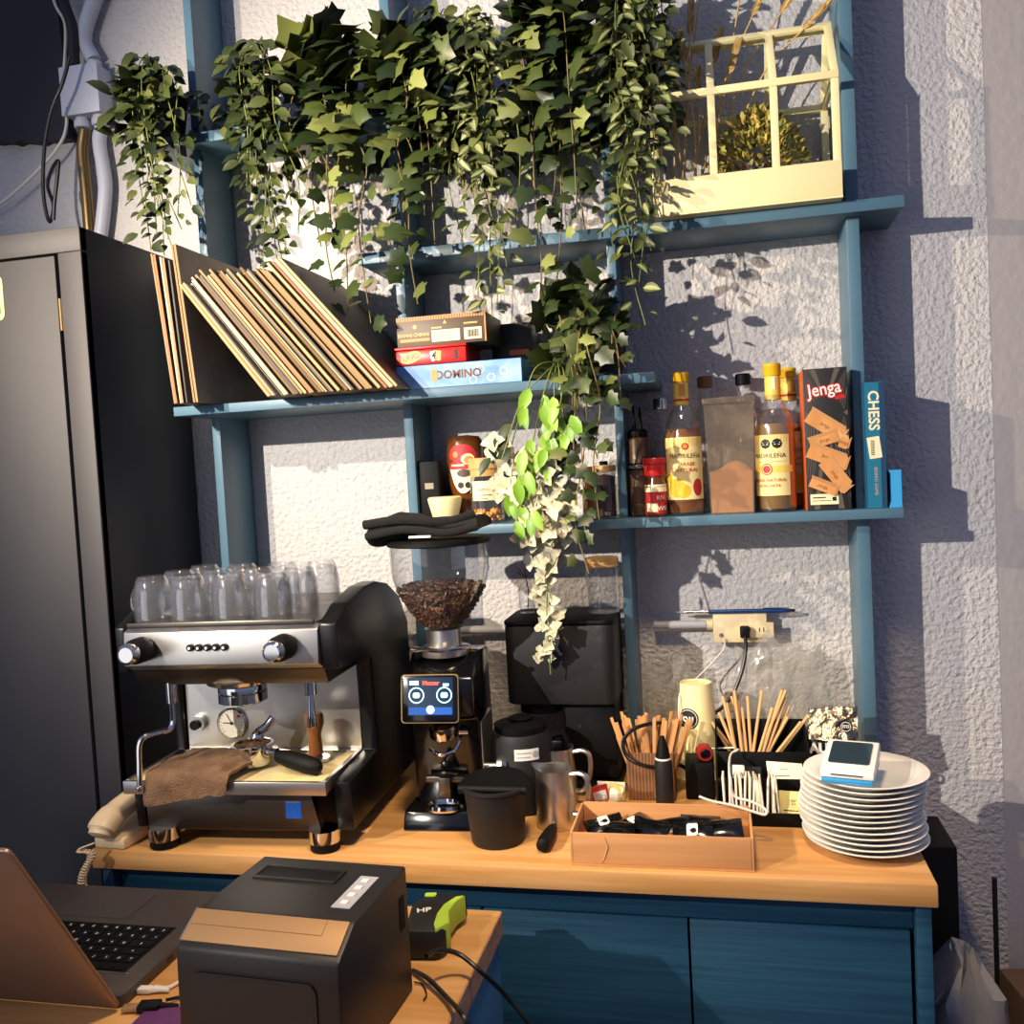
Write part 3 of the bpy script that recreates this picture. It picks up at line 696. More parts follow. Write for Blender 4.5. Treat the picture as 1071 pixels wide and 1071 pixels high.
def lab1(w):
    w.fine(-.040, .044, .030, .145, .0005, 0)
    for k in range(17): w.fine(-.038+.0048*k, -.0362+.0048*k, .128, .143, .0008, 1, 1)
    w.disc(.004, .128, .0065, .001, 3); w.disc(.004, .128, .004, .0013, 4)
    w.text('MADRILEÑA', .0112, T(.004, .110, .001), .0001, 2); w.text('JARABE', .0095, T(.006, .095, .001), .0001, 3); w.text('NATURAL', .0095, T(.006, .084, .001), .0001, 3)
    w.disc(-.014, .052, .017, .0008, 5, 24, .018); w.disc(-.002, .046, .013, .0010, 5); w.disc(.026, .052, .010, .0009, 3, 24, .016); w.disc(-.030, .070, .008, .0008, 5)
    w.fine(-.040, .044, .0255, .0295, .0005, 2)
print_on(s1, .0345, lab1, ['label_syrup', 'label_yellow', 'ink_brown', 'ink_red', 'orange_ink', 'fruit_yellow'])
def neck(w): w.fine(-.004, .008, .222, .244, .0006, 0, 4); w.fine(-.03, .03, .2125, .2165, .0006, 1)
print_on(s1, .0142, neck, ['orange_ink', 'ink_red'], 'neck_print')
s2 = syrup('syrup_bottle', 'pale syrup bottle with two black warning seals, left of the tall game box', .104, -.122, 'syrup_pale', r=.036, H=.270)
def lab2(w):
    w.fine(-.050, .024, .030, .140, .0005, 0)
    for k in range(14): w.fine(.024+.0-.074+.0052*k, .0258-.074+.0052*k, .126, .139, .0008, 1, 1)
    for cx_ in (-.019, .0015): w.disc(cx_, .124, .0092, .001, 2, 8); w.fine(cx_-.006, cx_+.006, .1255, .1265, .0013, 3, 1); w.fine(cx_-.005, cx_+.005, .122, .1232, .0013, 3, 1)
    w.text('MADRILEÑA', .0112, T(-.014, .102, .001), .0001, 2); w.fine(-.036, .018, .0915, .092, .0008, 4, 6)
    w.fine(-.050, .030, .072, .084, .0008, 1); w.disc(-.018, .078, .0105, .001, 5); w.disc(-.018, .078, .0085, .0013, 0); w.disc(-.018, .078, .007, .0015, 5)
    w.text('JARABE NATURAL', .008, T(-.015, .058, .001), .0001, 6); w.text('HORCHATA', .0075, T(-.015, .048, .001), .0001, 6)
print_on(s2, .036, lab2, ['label_syrup', 'label_yellow', 'ink_black', 'label_cream', 'ink_brown', 'ink_red', 'ink_red'])
def neck(w): w.fine(-.003, .004, .222, .244, .0006, 0, 4); w.fine(-.03, .03, .2085, .2125, .0006, 1)
print_on(s2, .0142, neck, ['label_cream', 'gold_ink'], 'neck_print')
s3 = dup(s1, (.137, -.046, ZS), (0, 0, .5), 'syrup bottle with yellow cap standing behind the pale golden one')
# cork bottle, black-capped bottle, teal-labelled bottle at the back
def backbottle(name, label, x, y, r, h, cap, capm, bodym, lab=None):
    t = thing(name, label, 'bottle', (x, y, ZS))
    B().lathe([(r*.7, 0), (r, .003), (r, h*.62), (r*.75, h*.72), (.012, h*.8), (.012, h-.022)], 28, cap=False).obj('glass_body', bodym, t)
    B().lathe([(.0135, h-.0218), (.0145, h-.021), (.0145, h-.003), (.013, h)], 20).obj(cap, capm, t)
    if lab:
        w = Wrap(bend(r)); w.fine(-.03, .03, h*.2, h*.5, .0005, 0); w.fine(-.03, .03, h*.3, h*.34, .0008, 1); w.obj('label', [lab, 'white'], t, smooth=60)
    return t
backbottle('glass_bottle', 'clear bottle with a brown stopper behind the cloudy container at its left', at(737, 400, -.045).x, -.042, .030, .262, 'stopper', 'kraft_dark', 'glass')
backbottle('glass_bottle', 'clear bottle with a black cap behind the cloudy container at its right', at(777, 400, -.045).x, -.042, .028, .262, 'cap', 'black', 'glass')
backbottle('glass_bottle', 'slender clear bottle with a teal label behind the red-capped jar', -.105, -.040, .024, .225, 'cap', 'chrome', 'glass', 'chess_teal')
# cloudy container with powder
ct = thing('storage_container', 'tall cloudy plastic container half full of tan powder, between the two syrup bottles', 'container', (.0235, -.120, ZS))
def taper(b, w0, d0, w1, d1, z0, z1, mi=0, caps=(True, True)):
    vs = [(-w0, -d0, z0), (w0, -d0, z0), (w0, d0, z0), (-w0, d0, z0), (-w1, -d1, z1), (w1, -d1, z1), (w1, d1, z1), (-w1, d1, z1)]
    fs = [(0, 1, 5, 4), (1, 2, 6, 5), (2, 3, 7, 6), (3, 0, 4, 7)]+([(3, 2, 1, 0)] if caps[0] else [])+([(4, 5, 6, 7)] if caps[1] else [])
    return b.faces(vs, fs, mi)
taper(B(), .0385, .036, .0445, .040, .0, .200, caps=(True, False)).obj('body', 'plastic_cloudy', ct, smooth=0)
b = taper(B(), .0365, .034, .0378, .0350, .003, .078, caps=(True, False)); n = 8
vs = []; fs = []
R = random.Random(4)
for i in range(n+1):
    for j in range(n+1):
        u, v = i/n, j/n; vs.append((-.0378+.0756*u, -.035+.07*v, .078+.020*math.exp(-((u-.62)**2+(v-.3)**2)*9)*(0 < i < n and 0 < j < n)))
for i in range(n):
    for j in range(n): fs.append((i*(n+1)+j, (i+1)*(n+1)+j, (i+1)*(n+1)+j+1, i*(n+1)+j+1))
b.faces(vs, fs); b.obj('powder', 'cocoa_powder', ct)
b = B().box(-.047, .047, -.0425, .0425, .2003, .213, .003); b.obj('lid', 'plastic_cloudy', ct); B().box(.0452, .0478, -.012, .012, .178, .205, .001).obj('clasp', 'plastic_cloudy', ct)
# squeeze bottle, spice jar
sq = thing('squeeze_bottle', 'brown chocolate squeeze bottle with two thin black nozzles beside the right-hand upright', 'bottle', (-.1465, -.105, ZS))
B().lathe([(.018, 0), (.0205, .003), (.0205, .145), (.018, .150)], 24).obj('body', 'choc', sq); b = B().lathe([(.019, .1503), (.0195, .152), (.0195, .162), (.014, .166)], 24); b.obj('cap', 'black', sq)
for dx, h in ((-.006, .215), (.006, .208)): B().lathe([(.0045, .1662), (.003, .19), (.0018, h)], 10, M=T(dx, 0, 0)).obj('nozzle', 'black', sq)
w = Wrap(bend(.0205)); w.fine(-.03, .03, .088, .102, .0005, 0); w.text('CHOCOLATE', .0085, T(.002, .095, .001), .0001, 1); w.obj('label', ['ink_black', 'white'], sq, smooth=60)
sj = thing('spice_jar', 'small cinnamon jar with a bright red cap in front of the amber syrup bottle', 'jar', (-.1145, -.143, ZS))
B().lathe([(.0185, 0), (.0198, .002), (.0198, .062), (.0175, .068), (.0175, .076)], 24).obj('body', 'sauce_brown', sj)
B().lathe([(.0196, .0763), (.0203, .078), (.0203, .098), (.0185, .0985), (.0213, .099), (.0213, .107), (.0195, .110)], 24).obj('cap', 'red', sj)
w = Wrap(bend(.0198)); w.fine(-.03, .03, .006, .056, .0005, 0); w.fine(-.03, .03, .047, .056, .0008, 1); w.fine(-.018, .004, .010, .026, .0008, 2); w.fine(-.03, .03, .057, .0605, .0005, 1); w.text('KN', .011, T(.010, .036, .001), .0001, 2); w.text('WR', .012, T(.013, .016, .001), .0001, 2); w.obj('label', ['ink_red', 'label_cream', 'label_cream'], sj, smooth=60)
# jenga
jb2 = thing('game_box', 'tall black wooden-block tower game box with an orange left side', 'game box', (.1915, -.158, ZS)); jw, jh = .0375, .252
B().box(-jw, jw, 0, .078, 0, jh, .0006).obj('body', 'jenga_black', jb2)
B().box(-jw-.0006, -jw, .001, .077, .001, jh-.001).obj('side_print', 'orange', jb2, smooth=0)
b = B(); F0 = lambda x, z, d=.0004: T(x, -d, z) @ FRONT
for k in range(30):
    a = 2*PI*k/30; c_, s_ = math.cos(a), math.sin(a); L0, L1 = .030, .2
    pts = []
    for L_, wd in ((L0, .0012), (L1, .005)):
        for s2_ in ((-1, 1) if L_ == L0 else (1, -1)): pts.append((c_*L_-s_*wd*s2_, s_*L_+c_*wd*s2_))
    pts = [(max(-jw+.001, min(jw-.001, px_)), max(.002-.172, min(jh-.002-.172, pz_))) for px_, pz_ in pts]
    try: b.prism(pts, .0002, .0004, 0, M=F0(0, .172, 0))
    except Exception: pass
PK = [0]
def plank(x, z, L, wd, ang, hatch=True):
    PK[0] += 1; M_ = F0(x, z, .0004+.0007*PK[0]) @ Rz(ang); b.prism([(-L/2, -wd/2), (L/2, -wd/2), (L/2, wd/2), (-L/2, wd/2)], 0, .0005, 1, M=M_); b.prism([(-L/2, wd/2), (L/2, wd/2), (L/2-.004, wd/2+.006), (-L/2-.002, wd/2+.006)], 0, .0004, 2, M=M_)
    b.prism([(L/2, -wd/2), (L/2+.005, -wd/2+.004), (L/2+.003, wd/2+.006), (L/2, wd/2)], 0, .0004, 2, M=M_)
    b.text('Jenga', .0085, M_ @ T(0, .001, .0006), .0001, 3)
plank(-.003, .150, .070, .024, -.62); plank(-.004, .124, .052, .016, .25); plank(.027, .118, .014, .018, -.4); plank(-.002, .094, .068, .024, -.42); plank(.010, .062, .062, .021, -.95); plank(-.011, .042, .046, .015, -.42)
M_ = F0(-.002, .215, .0004) @ Rz(.12); b.text('Jenga', .031, M_ @ T(0, 0, .0004), .0002, 4, bold=.0022, sx=.88); b.text('Jenga', .031, M_ @ T(0, 0, .0010), .0002, 5, bold=.0004, sx=.88); b.prism(rr(.016, .007, .001), 0, .0006, 4, M=F0(.024, .200, .0004) @ Rz(.12))
b.prism(rr(.048, .019, .001), 0, .0006, 6, M=F0(-.008, .020, .0006)); b.box(-.028, -.006, -.0014, -.0011, .022, .024, mi=7); b.box(-.028, .004, -.0014, -.0011, .017, .018, mi=7); b.prism(rr(.007, .007, .001), 0, .0003, 7, M=F0(.009, .02, .0011))
b.obj('front_print', ['jenga_ray', 'jenga_block', 'stick_wood', 'jenga_line', 'red', 'white', 'label_cream', 'ink_black'], jb2, smooth=0)
# chess box
cx0, cx1_ = .2535, .289; ch = thing('game_box', 'teal chess box standing on its end right of the tall black game box', 'game box', ((cx0+cx1_)/2, -.158, ZS)); cw = (cx1_-cx0)/2
B().box(-cw, cw, 0, .150, 0, .222, .0008).obj('body', 'chess_dark', ch); b = B(); b.box(-cw+.0004, cw-.0004, -.0005, 0, .0004, .2215, 0, 0); b.box(-cw+.001, -cw+.0025, -.0008, -.0005, .001, .221, 0, 2); b.box(cw-.009, cw-.001, -.0008, -.0005, .001, .221, 0, 2)
b.text('CHESS', .0245, T(-.001, -.0008, .172) @ FRONT @ Rz(-PI/2), .0002, 1, bold=.0006); b.prism(rr(.021, .038, .001), 0, .0004, 1, M=T(-.001, -.0008, .107) @ FRONT @ Rz(.12))
for k in range(9): b.box(-.007, -.001, -.0016, -.0012, .094+.003*k, .0955+.003*k, mi=3)
b.text('BOARD GAME', .0078, T(0, -.0008, .048) @ FRONT @ Rz(-PI/2), .0001, 4)
b.obj('front_print', ['chess_teal', 'label_cream', 'chess_dark', 'ink_black', 'bamboo'], ch, smooth=0)
q = at(928, 531, -.16); q2 = at(945, 531, -.16)
b = B(); w_ = .0105; b.prism([(-w_, 0), (w_, 0), (w_, .066), (-w_, .066), (-w_+.004, .060), (-w_+.004, .012)], 0, .10, M=FRONT @ T(0, 0, -.10)); b.obj
tag(b.obj('blue_card_box', 'sky_blue', smooth=0), 'small bright blue open carton at the right end of the lower shelf', 'carton', loc=(.3025, -.158, ZS))
# left part of the lower shelf
sb = thing('black_speaker_box', 'dark upright box at the left end of the lower shelf', 'box', (-.577, -.115, ZS)); B().box(-.034, .034, 0, .10, 0, .128, .004).obj('body', 'black', sb)
b = B(); b.cyl(.004, 0, .001, 12, M=T(-.012, 0, .114) @ FRONT); b.obj('screw', 'black_gloss', sb); B().box(.004, .022, -.0008, 0, .072, .084).obj('sticker', 'lp_face', sb)
sc = thing('sauce_bottle', 'brown sauce bottle with a red and cream label standing on its wide end', 'bottle', (-.497, -.075, ZS))
B().lathe([(.022, 0), (.026, .004), (.028, .045), (.036, .08), (.0385, .125), (.036, .165), (.030, .173), (.010, .176)], 32, sy=.72).obj('body', 'sauce_brown', sc)
w = Wrap(lambda v: Vector(((.0372+v.z)*math.sin(v.x/.0372)*1.0, -(.0372+v.z)*.735*math.cos(v.x/.0372), v.y)))
def outl(w, pts, z, mi): w.faces([(x, y, z) for x, y in pts], [tuple(range(len(pts)))], mi)
def shield(sc_): return [(-.022*sc_, .158), (.022*sc_, .158), (.029*sc_, .140), (.031*sc_, .110), (.028*sc_, .085), (.020*sc_, .070), (.008*sc_, .062), (-.008*sc_, .062), (-.020*sc_, .070), (-.028*sc_, .085), (-.031*sc_, .110), (-.029*sc_, .140)]
for k in range(12):
    u0, u1 = -1+k/6, -1+(k+1)/6
    def zz_(u, top): 
        return (.158-.018*abs(u)**3) if top else (.060+.05*abs(u)**2.2)
    x0_, x1_ = u0*.031, u1*.031
    w.faces([(x0_, zz_(u0, 0), .0006), (x1_, zz_(u1, 0), .0006), (x1_, max(zz_(u1, 0), .108), .0006), (x0_, max(zz_(u0, 0), .108), .0006)], [(0, 1, 2, 3)], 0)
    w.faces([(x0_, .108, .0006), (x1_, .108, .0006), (x1_, zz_(u1, 1), .0006), (x0_, zz_(u0, 1), .0006)], [(0, 1, 2, 3)], 1)
w.disc(.012, .128, .014, .001, 2, 20, .011); w.disc(.014, .126, .010, .0013, 3, 20, .008); w.disc(-.014, .138, .006, .001, 3); w.fine(-.024, .004, .1145, .118, .001, 2, 4); w.disc(.003, .100, .015, .001, 4, 20, .008)
for cx_ in (-.005, .010): w.disc(cx_, .076, .0068, .001, 5, 8)
w.obj('label', ['label_cream', 'ink_red', 'label_cream', 'orange_ink', 'lp_face_dark', 'ink_black'], sc, smooth=60)
gj = thing('label_jar', 'glass jar of golden pieces with a wooden lid and a handwritten note', 'jar', (-.446, -.115, ZS))
B().lathe([(.030, 0), (.033, .003), (.033, .085), (.030, .092)], 28, cap=False).obj('glass_body', 'glass', gj)
B().lathe([(.031, .0923), (.0315, .106), (.034, .107), (.0345, .126), (.033, .128)], 28).obj('lid', 'bamboo', gj)
b = B(); R = random.Random(2)
for k in range(110):
    a, rad = R.uniform(0, 2*PI), .027*math.sqrt(R.random()); b.ball((rad*math.cos(a), rad*math.sin(a), .006+.019*R.random()), R.uniform(.003, .0045), seg=6)
b.obj('beads', 'bead_gold', gj)
w = Wrap(bend(.0332)); w.fine(-.024, .030, .045, .083, .0006, 0); w.text('TAPIOCA', .0075, T(.004, .066, .001), .0001, 1); w.text('3 cucharadas', .0055, T(.003, .056, .001), .0001, 1); w.text('1 minuto', .0055, T(.0, .049, .001), .0001, 1); w.fine(-.021, -.009, .0765, .0775, .001, 1, 2); w.obj('note', ['label_cream', 'ink_black'], gj, smooth=60)
t = B().lathe([(.020, 0), (.022, .002), (.034, .050), (.0335, .054), (.030, .056)], 28).obj('cream_cup', 'cream'); tag(t, 'small cream cup in front of the dark box on the lower shelf', 'cup', loc=(-.528, -.133, ZS))
ab = thing('amber_bottle', 'slim amber glass bottle beside the dark jar', 'bottle', (at(617, 530, -.09).x, -.09, ZS)); B().lathe([(.012, 0), (.014, .002), (.014, .045), (.008, .065), (.012, .085), (.012, .100)], 20).obj('body', 'amber_glass', ab)
dj = thing('coffee_jar', 'dark jar with a bamboo lid at the left of the right-hand upright', 'jar', (at(634, 535, -.11).x, -.115, ZS))
B().lathe([(.020, 0), (.0215, .002), (.0215, .088)], 24, cap=False).obj('glass_body', 'glass', dj); B().lathe([(.018, .002), (.0202, .004), (.0202, .080), (0, .084)], 24).obj('contents', 'dark_contents', dj)
B().lathe([(.0215, .0883), (.0225, .089), (.0225, .100), (.021, .101)], 24).obj('lid', 'bamboo', dj); B().box(-.008, .008, -.006, .006, .1012, .109, .002).obj('knob', 'black', dj)
w = Wrap(bend(.0217)); w.text('to', .012, T(.006, .010, .0004), .0001, 0); w.obj('lettering', 'label_cream', dj)

# ------------------------------------------------------------------ wall outlet, conduit, pen, cords
oz = 1.158; ob = thing('outlet_box', 'cream surface-mounted electrical outlet box on the wall under the lower shelf', 'outlet', (.031, -.0005, oz))
B().box(-.053, .050, -.042, 0, 0, .056, .003).obj('body', 'beige_plastic', ob)
pl = B().box(-.002, .062, -.0465, -.0425, .010, .040, .0015).obj('face_plate', 'beige_plastic', ob)
b = B()
for cx_ in (.008, .034): b.box(cx_, cx_+.002, -.0468, -.0466, .022, .030); b.box(cx_+.008, cx_+.010, -.0468, -.0466, .022, .030)
b.obj('slots', 'ink_black', pl, smooth=0)
b = B().cyl(.004, 0, .002, 12, M=T(-.038, -.042, .016) @ FRONT); b.obj('screw', 'steel', ob)
B().cyl(.0105, -.012, 0, 16, M=T(-.0535, -.024, .034) @ Ry(PI/2)).obj('connector', 'beige_plastic', ob)
y_ = -.024; cz = oz+.034
tag(B().cyl(.0085, 0, .103, 16, M=Ry(PI/2)).obj('conduit', 'pvc_grey'), 'grey conduit running from the middle upright to the outlet box', 'conduit', loc=(-.1385, y_, cz))
tag(B().cyl(.0085, 0, .414, 16, M=Ry(PI/2)).obj('conduit', 'pvc_grey'), 'grey conduit passing behind the coffee grinder and brewer', 'conduit', loc=(-.605+.019, y_, cz-.004))
p0, p1 = at(707, 637, -.034), at(831, 629, -.034); L = (p1-p0).length
pn = thing('pen', 'blue metal pen lying on top of the outlet box', 'pen', (p0.x, -.034, oz+.0606)); PM = Ry(PI/2)
B().lathe([(.0008, 0), (.0012, .006), (.0028, .016)], 10, M=PM).obj('tip', 'steel', pn); B().cyl(.0036, .0162, .062, 12, M=PM).obj('grip', 'chrome', pn)
B().lathe([(.0040, .0622), (.0044, .066), (.0044, L-.03), (.0036, L-.008)], 12, M=PM).obj('barrel', 'pen_blue', pn); B().cyl(.0028, L-.0078, L, 10, M=PM).obj('button', 'black', pn)
B().box(L-.06, L-.012, -.0012, .0012, .0045, .006).obj('clip', 'pen_blue', pn)
def cord(name, pts, r, m, label, plugs=()):
    P = [tuple(at(a, c, y)) if len(q) == 3 else q for q in pts for a, c, y in ([q] if len(q) == 3 else [(0, 0, 0)])]
    b = B().tube(bez(P, 8), r, 8); return tag(b.obj(name, m), label, 'cord'), P
o, P = cord('power_cord', [(779, 662, -.062), (780, 680, -.066), (775, 705, -.075), (764, 730, -.085), (745, 748, -.11), (722, 758, -.14), (700, 756, -.2), (680, 757, -.24), (662, 763, -.26), (652, 775, -.265), (655, 790, -.27), (668, 799, -.275), (690, 803, -.26), (710, 800, -.20), (722, 808, -.19)], .0036, 'cable_black', 'black power cord curving from the outlet down behind the wooden stirrers')
B().box(P[0][0]-.009, P[0][0]+.009, -.066, -.047, P[0][2]-.010, P[0][2]+.012, .003).obj('plug', 'black', o)
o, P = cord('charging_cable', [(757, 668, -.05), (756, 680, -.05), (730, 708, -.06), (713, 722, -.13), (710, 740, -.152), (712, 755, -.155), (726, 770, -.16), (740, 782, -.17), (768, 782, -.24)], .0016, 'cable_white', 'thin white cable hanging from the outlet past the cream paper cup')
o, P = cord('charging_cable', [(772, 784, -.26), (764, 790, -.285), (763, 810, -.42), (768, 832, -.425), (785, 838, -.43), (800, 846, -.435), (800, 852, -.44), (785, 848, -.44), (765, 842, -.44), (745, 838, -.44), (731, 833, -.44)], .0020, 'cable_white', 'white cable looping over the black organiser to the cardboard box')

# ------------------------------------------------------------------ counter
CB = ZC-.0335
struct
ctp = B().box(-1.059, .272, -.552, -.001, CB, ZC-.0002, .0025).obj('wood_worktop', 'wood'); tag(ctp, 'light wooden worktop of the back counter carrying the coffee equipment', 'worktop')
bc = thing('base_cabinet', 'dark blue painted wooden base cabinet under the back counter', 'cabinet', (-.394, -.27, 0)); Mx = .394
def P_(x0, x1, y0, y1, z0, z1, nm, bev=.001): return B().box(x0+Mx, x1+Mx, y0+.27, y1+.27, z0, z1, bev).obj(nm, 'cabinet_blue', bc)
P_(.244, .2645, -.540, -.003, .0, CB-.001, 'side_panel'); P_(-1.049, -1.029, -.540, -.003, .0, CB-.001, 'side_panel')
P_(-1.028, .243, -.523, -.505, CB-.045, CB-.001, 'top_rail'); P_(-1.028, .243, -.02, -.003, 0, CB-.001, 'back_panel')
P_(-.980, -.390, -.527, -.509, .08, CB-.047, 'door'); P_(-.386, -.0725, -.527, -.509, .08, CB-.047, 'door'); P_(-.0690, .2380, -.527, -.509, .08, CB-.047, 'door'); P_(-1.028, .243, -.50, -.485, 0, .07, 'plinth')
# black case on the floor beside the counter, clear bag of plastic, board and pole in the right corner
bk = B().box(.300, .385, -.16, -.01, .0, .812, .004).obj('black_slab', 'black'); tag(bk, 'tall black slab standing in the corner right of the counter', 'panel')
R = random.Random(6)
def crumple(cx_, cy_, z0, rx, ry, h, seed, mname, name, label, cat, top=.5):
    b = B(); n, m = 28, 18; vs = []; fs = []
    for i in range(m+1):
        t = i/m; prof = (1-.25*t)*(1 if t < .97 else .4)*min(1, t*8+.6)
        for k in range(n):
            a = 2*PI*k/n; q = Vector((math.cos(a)*2+seed, math.sin(a)*2, t*3)); f = 1+.34*mnoise.noise(q)+.2*mnoise.noise(q*2.6)
            vs.append((rx*prof*f*math.cos(a), ry*prof*f*math.sin(a), max(0.0005, h*t*(1+.12*mnoise.noise(q*1.3)) if i else .0005)))
    for i in range(m):
        for k in range(n): fs.append((i*n+k, i*n+(k+1) % n, (i+1)*n+(k+1) % n, (i+1)*n+k))
    fs.append(tuple(m*n+k for k in range(n))); b.faces(vs, fs); return tag(b.obj(name, mname, smooth=50), label, cat, loc=(cx_, cy_, z0))
crumple(.352, -.34, .0, .070, .080, .70, 2.0, 'film_dense', 'plastic_bag', 'large crumpled clear plastic bag on the floor right of the counter', 'bag')
cbx = thing('brown_carton', 'brown cardboard carton on the floor at the right edge, beside the plastic bag', 'carton', (.585, -.37, 0), math.radians(8))
B().box(-.14, .14, -.15, .15, .0, .64, .002).obj('body', 'board_brown', cbx); B().box(-.025, .025, -.1505, .1505, .6402, .6414).obj('packing_tape', 'kraft', cbx)
o = B().cyl(.0045, 0, .74, 12).obj('broom_stick', 'black_paint'); tag(o, 'thin dark pole leaning in the corner behind the plastic bag', 'pole', loc=(.455, -.115, 0), rot=(0, 0, 0))

# ------------------------------------------------------------------ espresso machine
em = thing('espresso_machine', 'one-group espresso machine in brushed steel with black curved sides', 'espresso machine', (-.800, -.400, ZC), math.radians(2.5))
prof = [(-.140, .300), (-.143, .374), (-.085, .398), (.0, .414), (.06, .415), (.13, .402), (.20, .368), (.245, .31), (.25, .030), (-.118, .030), (-.124, .112), (.02, .120), (.012, .285)]
YZ = Matrix(((0, 0, 1, 0), (1, 0, 0, 0), (0, 1, 0, 0), (0, 0, 0, 1)))      # outline (y,z), thickness along x
B().prism(prof, .166, .196, M=YZ, bev=.004).obj('side_panel', 'black_satin', em)
prof2 = [(q[0], q[1]*(1 if q[1] < .38 else .985)) for q in prof]
B().prism(prof, -.190, -.172, M=YZ, bev=.003).obj('side_panel', 'black_satin', em)
B().box(-.171, .165, .035, .245, .036, .372, .003).obj('body', 'black', em)
b = B(); b.prism([(-.150, .312), (-.146, .366), (-.135, .373), (.034, .373), (.034, .300), (-.128, .300)], -.1715, .1655, M=YZ, bev=.0015)
fp = b.obj('control_panel', 'steel', em)
b = B(); b.box(-.165, .160, -.130, .20, .3735, .3765); b.box(-.165, .160, -.146, -.141, .3735, .382, .001); b.obj('cup_tray', 'steel_dark', em)
B().prism([(.03, .3768), (.2, .3768), (.19, .384), (.05, .384)], -.171, -.166, M=YZ).obj('tray_edge', 'steel', em)
B().prism([(-.128, .2995), (.034, .2995), (.02, .272), (-.112, .272)], -.171, .165, M=YZ, bev=.001).obj('lower_housing', 'steel_dark', em)
b = B().box(-.169, .163, .028, .0345, .118, .272); b.obj('backsplash', 'steel', em)
for kx in (-.134, .112):
    kn = B(); KM = T(kx, -.150, .341) @ FRONT; kn.lathe([(.019, 0), (.021, .004), (.0205, .028), (.0165, .034)], 24, M=KM); k1 = kn.obj('steam_knob', 'black', em)
    B().lathe([(.0162, .0343), (.0172, .037), (.0165, .050), (.013, .0535), (.012, .052)], 20, M=KM).obj('knob_cap', 'chrome', k1)
for k in range(5):
    bx_ = -.052+.0148*k; bt_ = B().lathe([(.0060, 0), (.0060, .003), (.0046, .0035)], 16, M=T(bx_, -.1495, .341) @ FRONT).obj('button', 'black', em)
    B().cyl(.0022, 0, .0006, 10, M=T(bx_-.0008, -.1531, .3405) @ FRONT).obj('icon', 'white', bt_)
    B().cyl(.0024, 0, .0012, 12, M=T(bx_, -.1492, .3506) @ FRONT).obj('led', 'led', bt_)
gh_ = B(); gh_.lathe([(.060, .272), (.058, .266), (.050, .262)], 32, M=T(-.012, -.060, 0)); gh_.lathe([(.040, .262), (.041, .259), (.041, .250), (.0375, .2495), (.0375, .248), (.041, .247), (.041, .232), (.036, .229)], 32, M=T(-.012, -.060, 0)); gh_.box(-.045, .021, -.060, .028, .2625, .2715)
gh_.obj('group_head', 'chrome', em)
ga = B(); GM = T(-.080, .028, .168) @ FRONT; ga.lathe([(.0285, 0), (.0285, .006), (.026, .008), (.0255, .005)], 32, M=GM, cap=False); g1 = ga.obj('pressure_gauge', 'chrome', em)
B().cyl(.0256, .001, .0045, 32, M=GM).obj('dial', 'dial', g1)
b = B(); 
for k in range(17):
    a = math.radians(225-270*k/16); b.box(.0195, .023, -.0003, .0003, .0046, .0050, mi=0, M=GM @ Rz(a))
b.box(-.003, .017, -.0008, .0008, .0048, .0056, mi=0, M=GM @ Rz(math.radians(178))); b.box(-.003, .019, -.0007, .0007, .0048, .0056, mi=0, M=GM @ Rz(math.radians(118))); b.cyl(.003, .0046, .0064, 12, 0, M=GM); b.box(.016, .022, -.0028, .0028, .0046, .0050, mi=1, M=GM @ Rz(math.radians(42)))
b.obj('needles', ['ink_black', 'red'], g1, smooth=0)
b = B(); VM = T(-.146, .028, .168) @ FRONT; b.lathe([(.0145, 0), (.0155, .004), (.0150, .012)], 20, M=VM); v1 = b.obj('valve', 'steel', em); B().cyl(.009, .0122, .020, 16, M=VM).obj('valve_knob', 'black', v1)
b = B(); b.cyl(.009, .240, .275, 16, M=T(-.118, -.105, 0)); b.obj('wand_joint', 'chrome', em)
b = B(); b.tube(bez([(-.118, -.105, .239), (-.118, -.106, .210), (-.122, -.112, .196), (-.132, -.124, .196), (-.146, -.146, .194), (-.153, -.153, .182), (-.154, -.156, .150), (-.155, -.158, .115)], 8), .0048, 10); b.ball((-.155, -.158, .112), .0065); b.obj('steam_wand', 'chrome', em)
b = B(); b.cyl(.010, .250, .273, 16, M=T(.128, -.100, 0)); b.obj('wand_joint', 'chrome', em); b = B(); b.lathe([(.0045, .249), (.006, .225), (.0095, .200), (.0085, .196)], 14, M=T(.128, -.102, 0)); b.obj('water_spout', 'chrome', em)
b = B(); b.box(-.191, .164, -.150, -.142, .098, .120, .0015); b.box(-.191, -.183, -.1415, .026, .100, .120, .001); b.box(.156, .164, -.1415, .026, .100, .120, .001); b.box(-.183, .156, .018, .026, .100, .120); b.box(-.183, .156, -.1415, .018, .100, .108); b.obj('drip_tray', 'steel', em)
B().box(-.181, .154, -.140, .0165, .1083, .1165, .001).obj('tray_mat', 'tray_mat', em)
b = B(); b.prism([(-.168, .099), (.126, .099), (.142, .031), (-.164, .031)], 0, .018, M=T(0, -.108, 0) @ FRONT, bev=.001); fpn = b.obj('front_panel', 'steel_dark', em)
b = B(); b.box(.083, .110, -.1268, -.1262, .052, .080, 0, 0); b.box(.084, .109, -.1272, -.1268, .0785, .080, 0, 1); b.text('o', .007, T(.097, -.1270, .066) @ FRONT, .0002, 1); b.obj('emblem', ['deep_blue', 'steel'], fpn, smooth=0)
for fx, fy_ in ((-.140, -.120), (.145, -.120), (-.140, .215), (.145, .215)):
    ft = B().cyl(.0255, .014, .0345, 24, M=T(fx, fy_, 0)).obj('foot', 'chrome', em); B().cyl(.0245, 0, .0138, 24, M=T(fx, fy_, 0), bev=.002).obj('rubber_base', 'black', ft)
zt = ZC+.1167
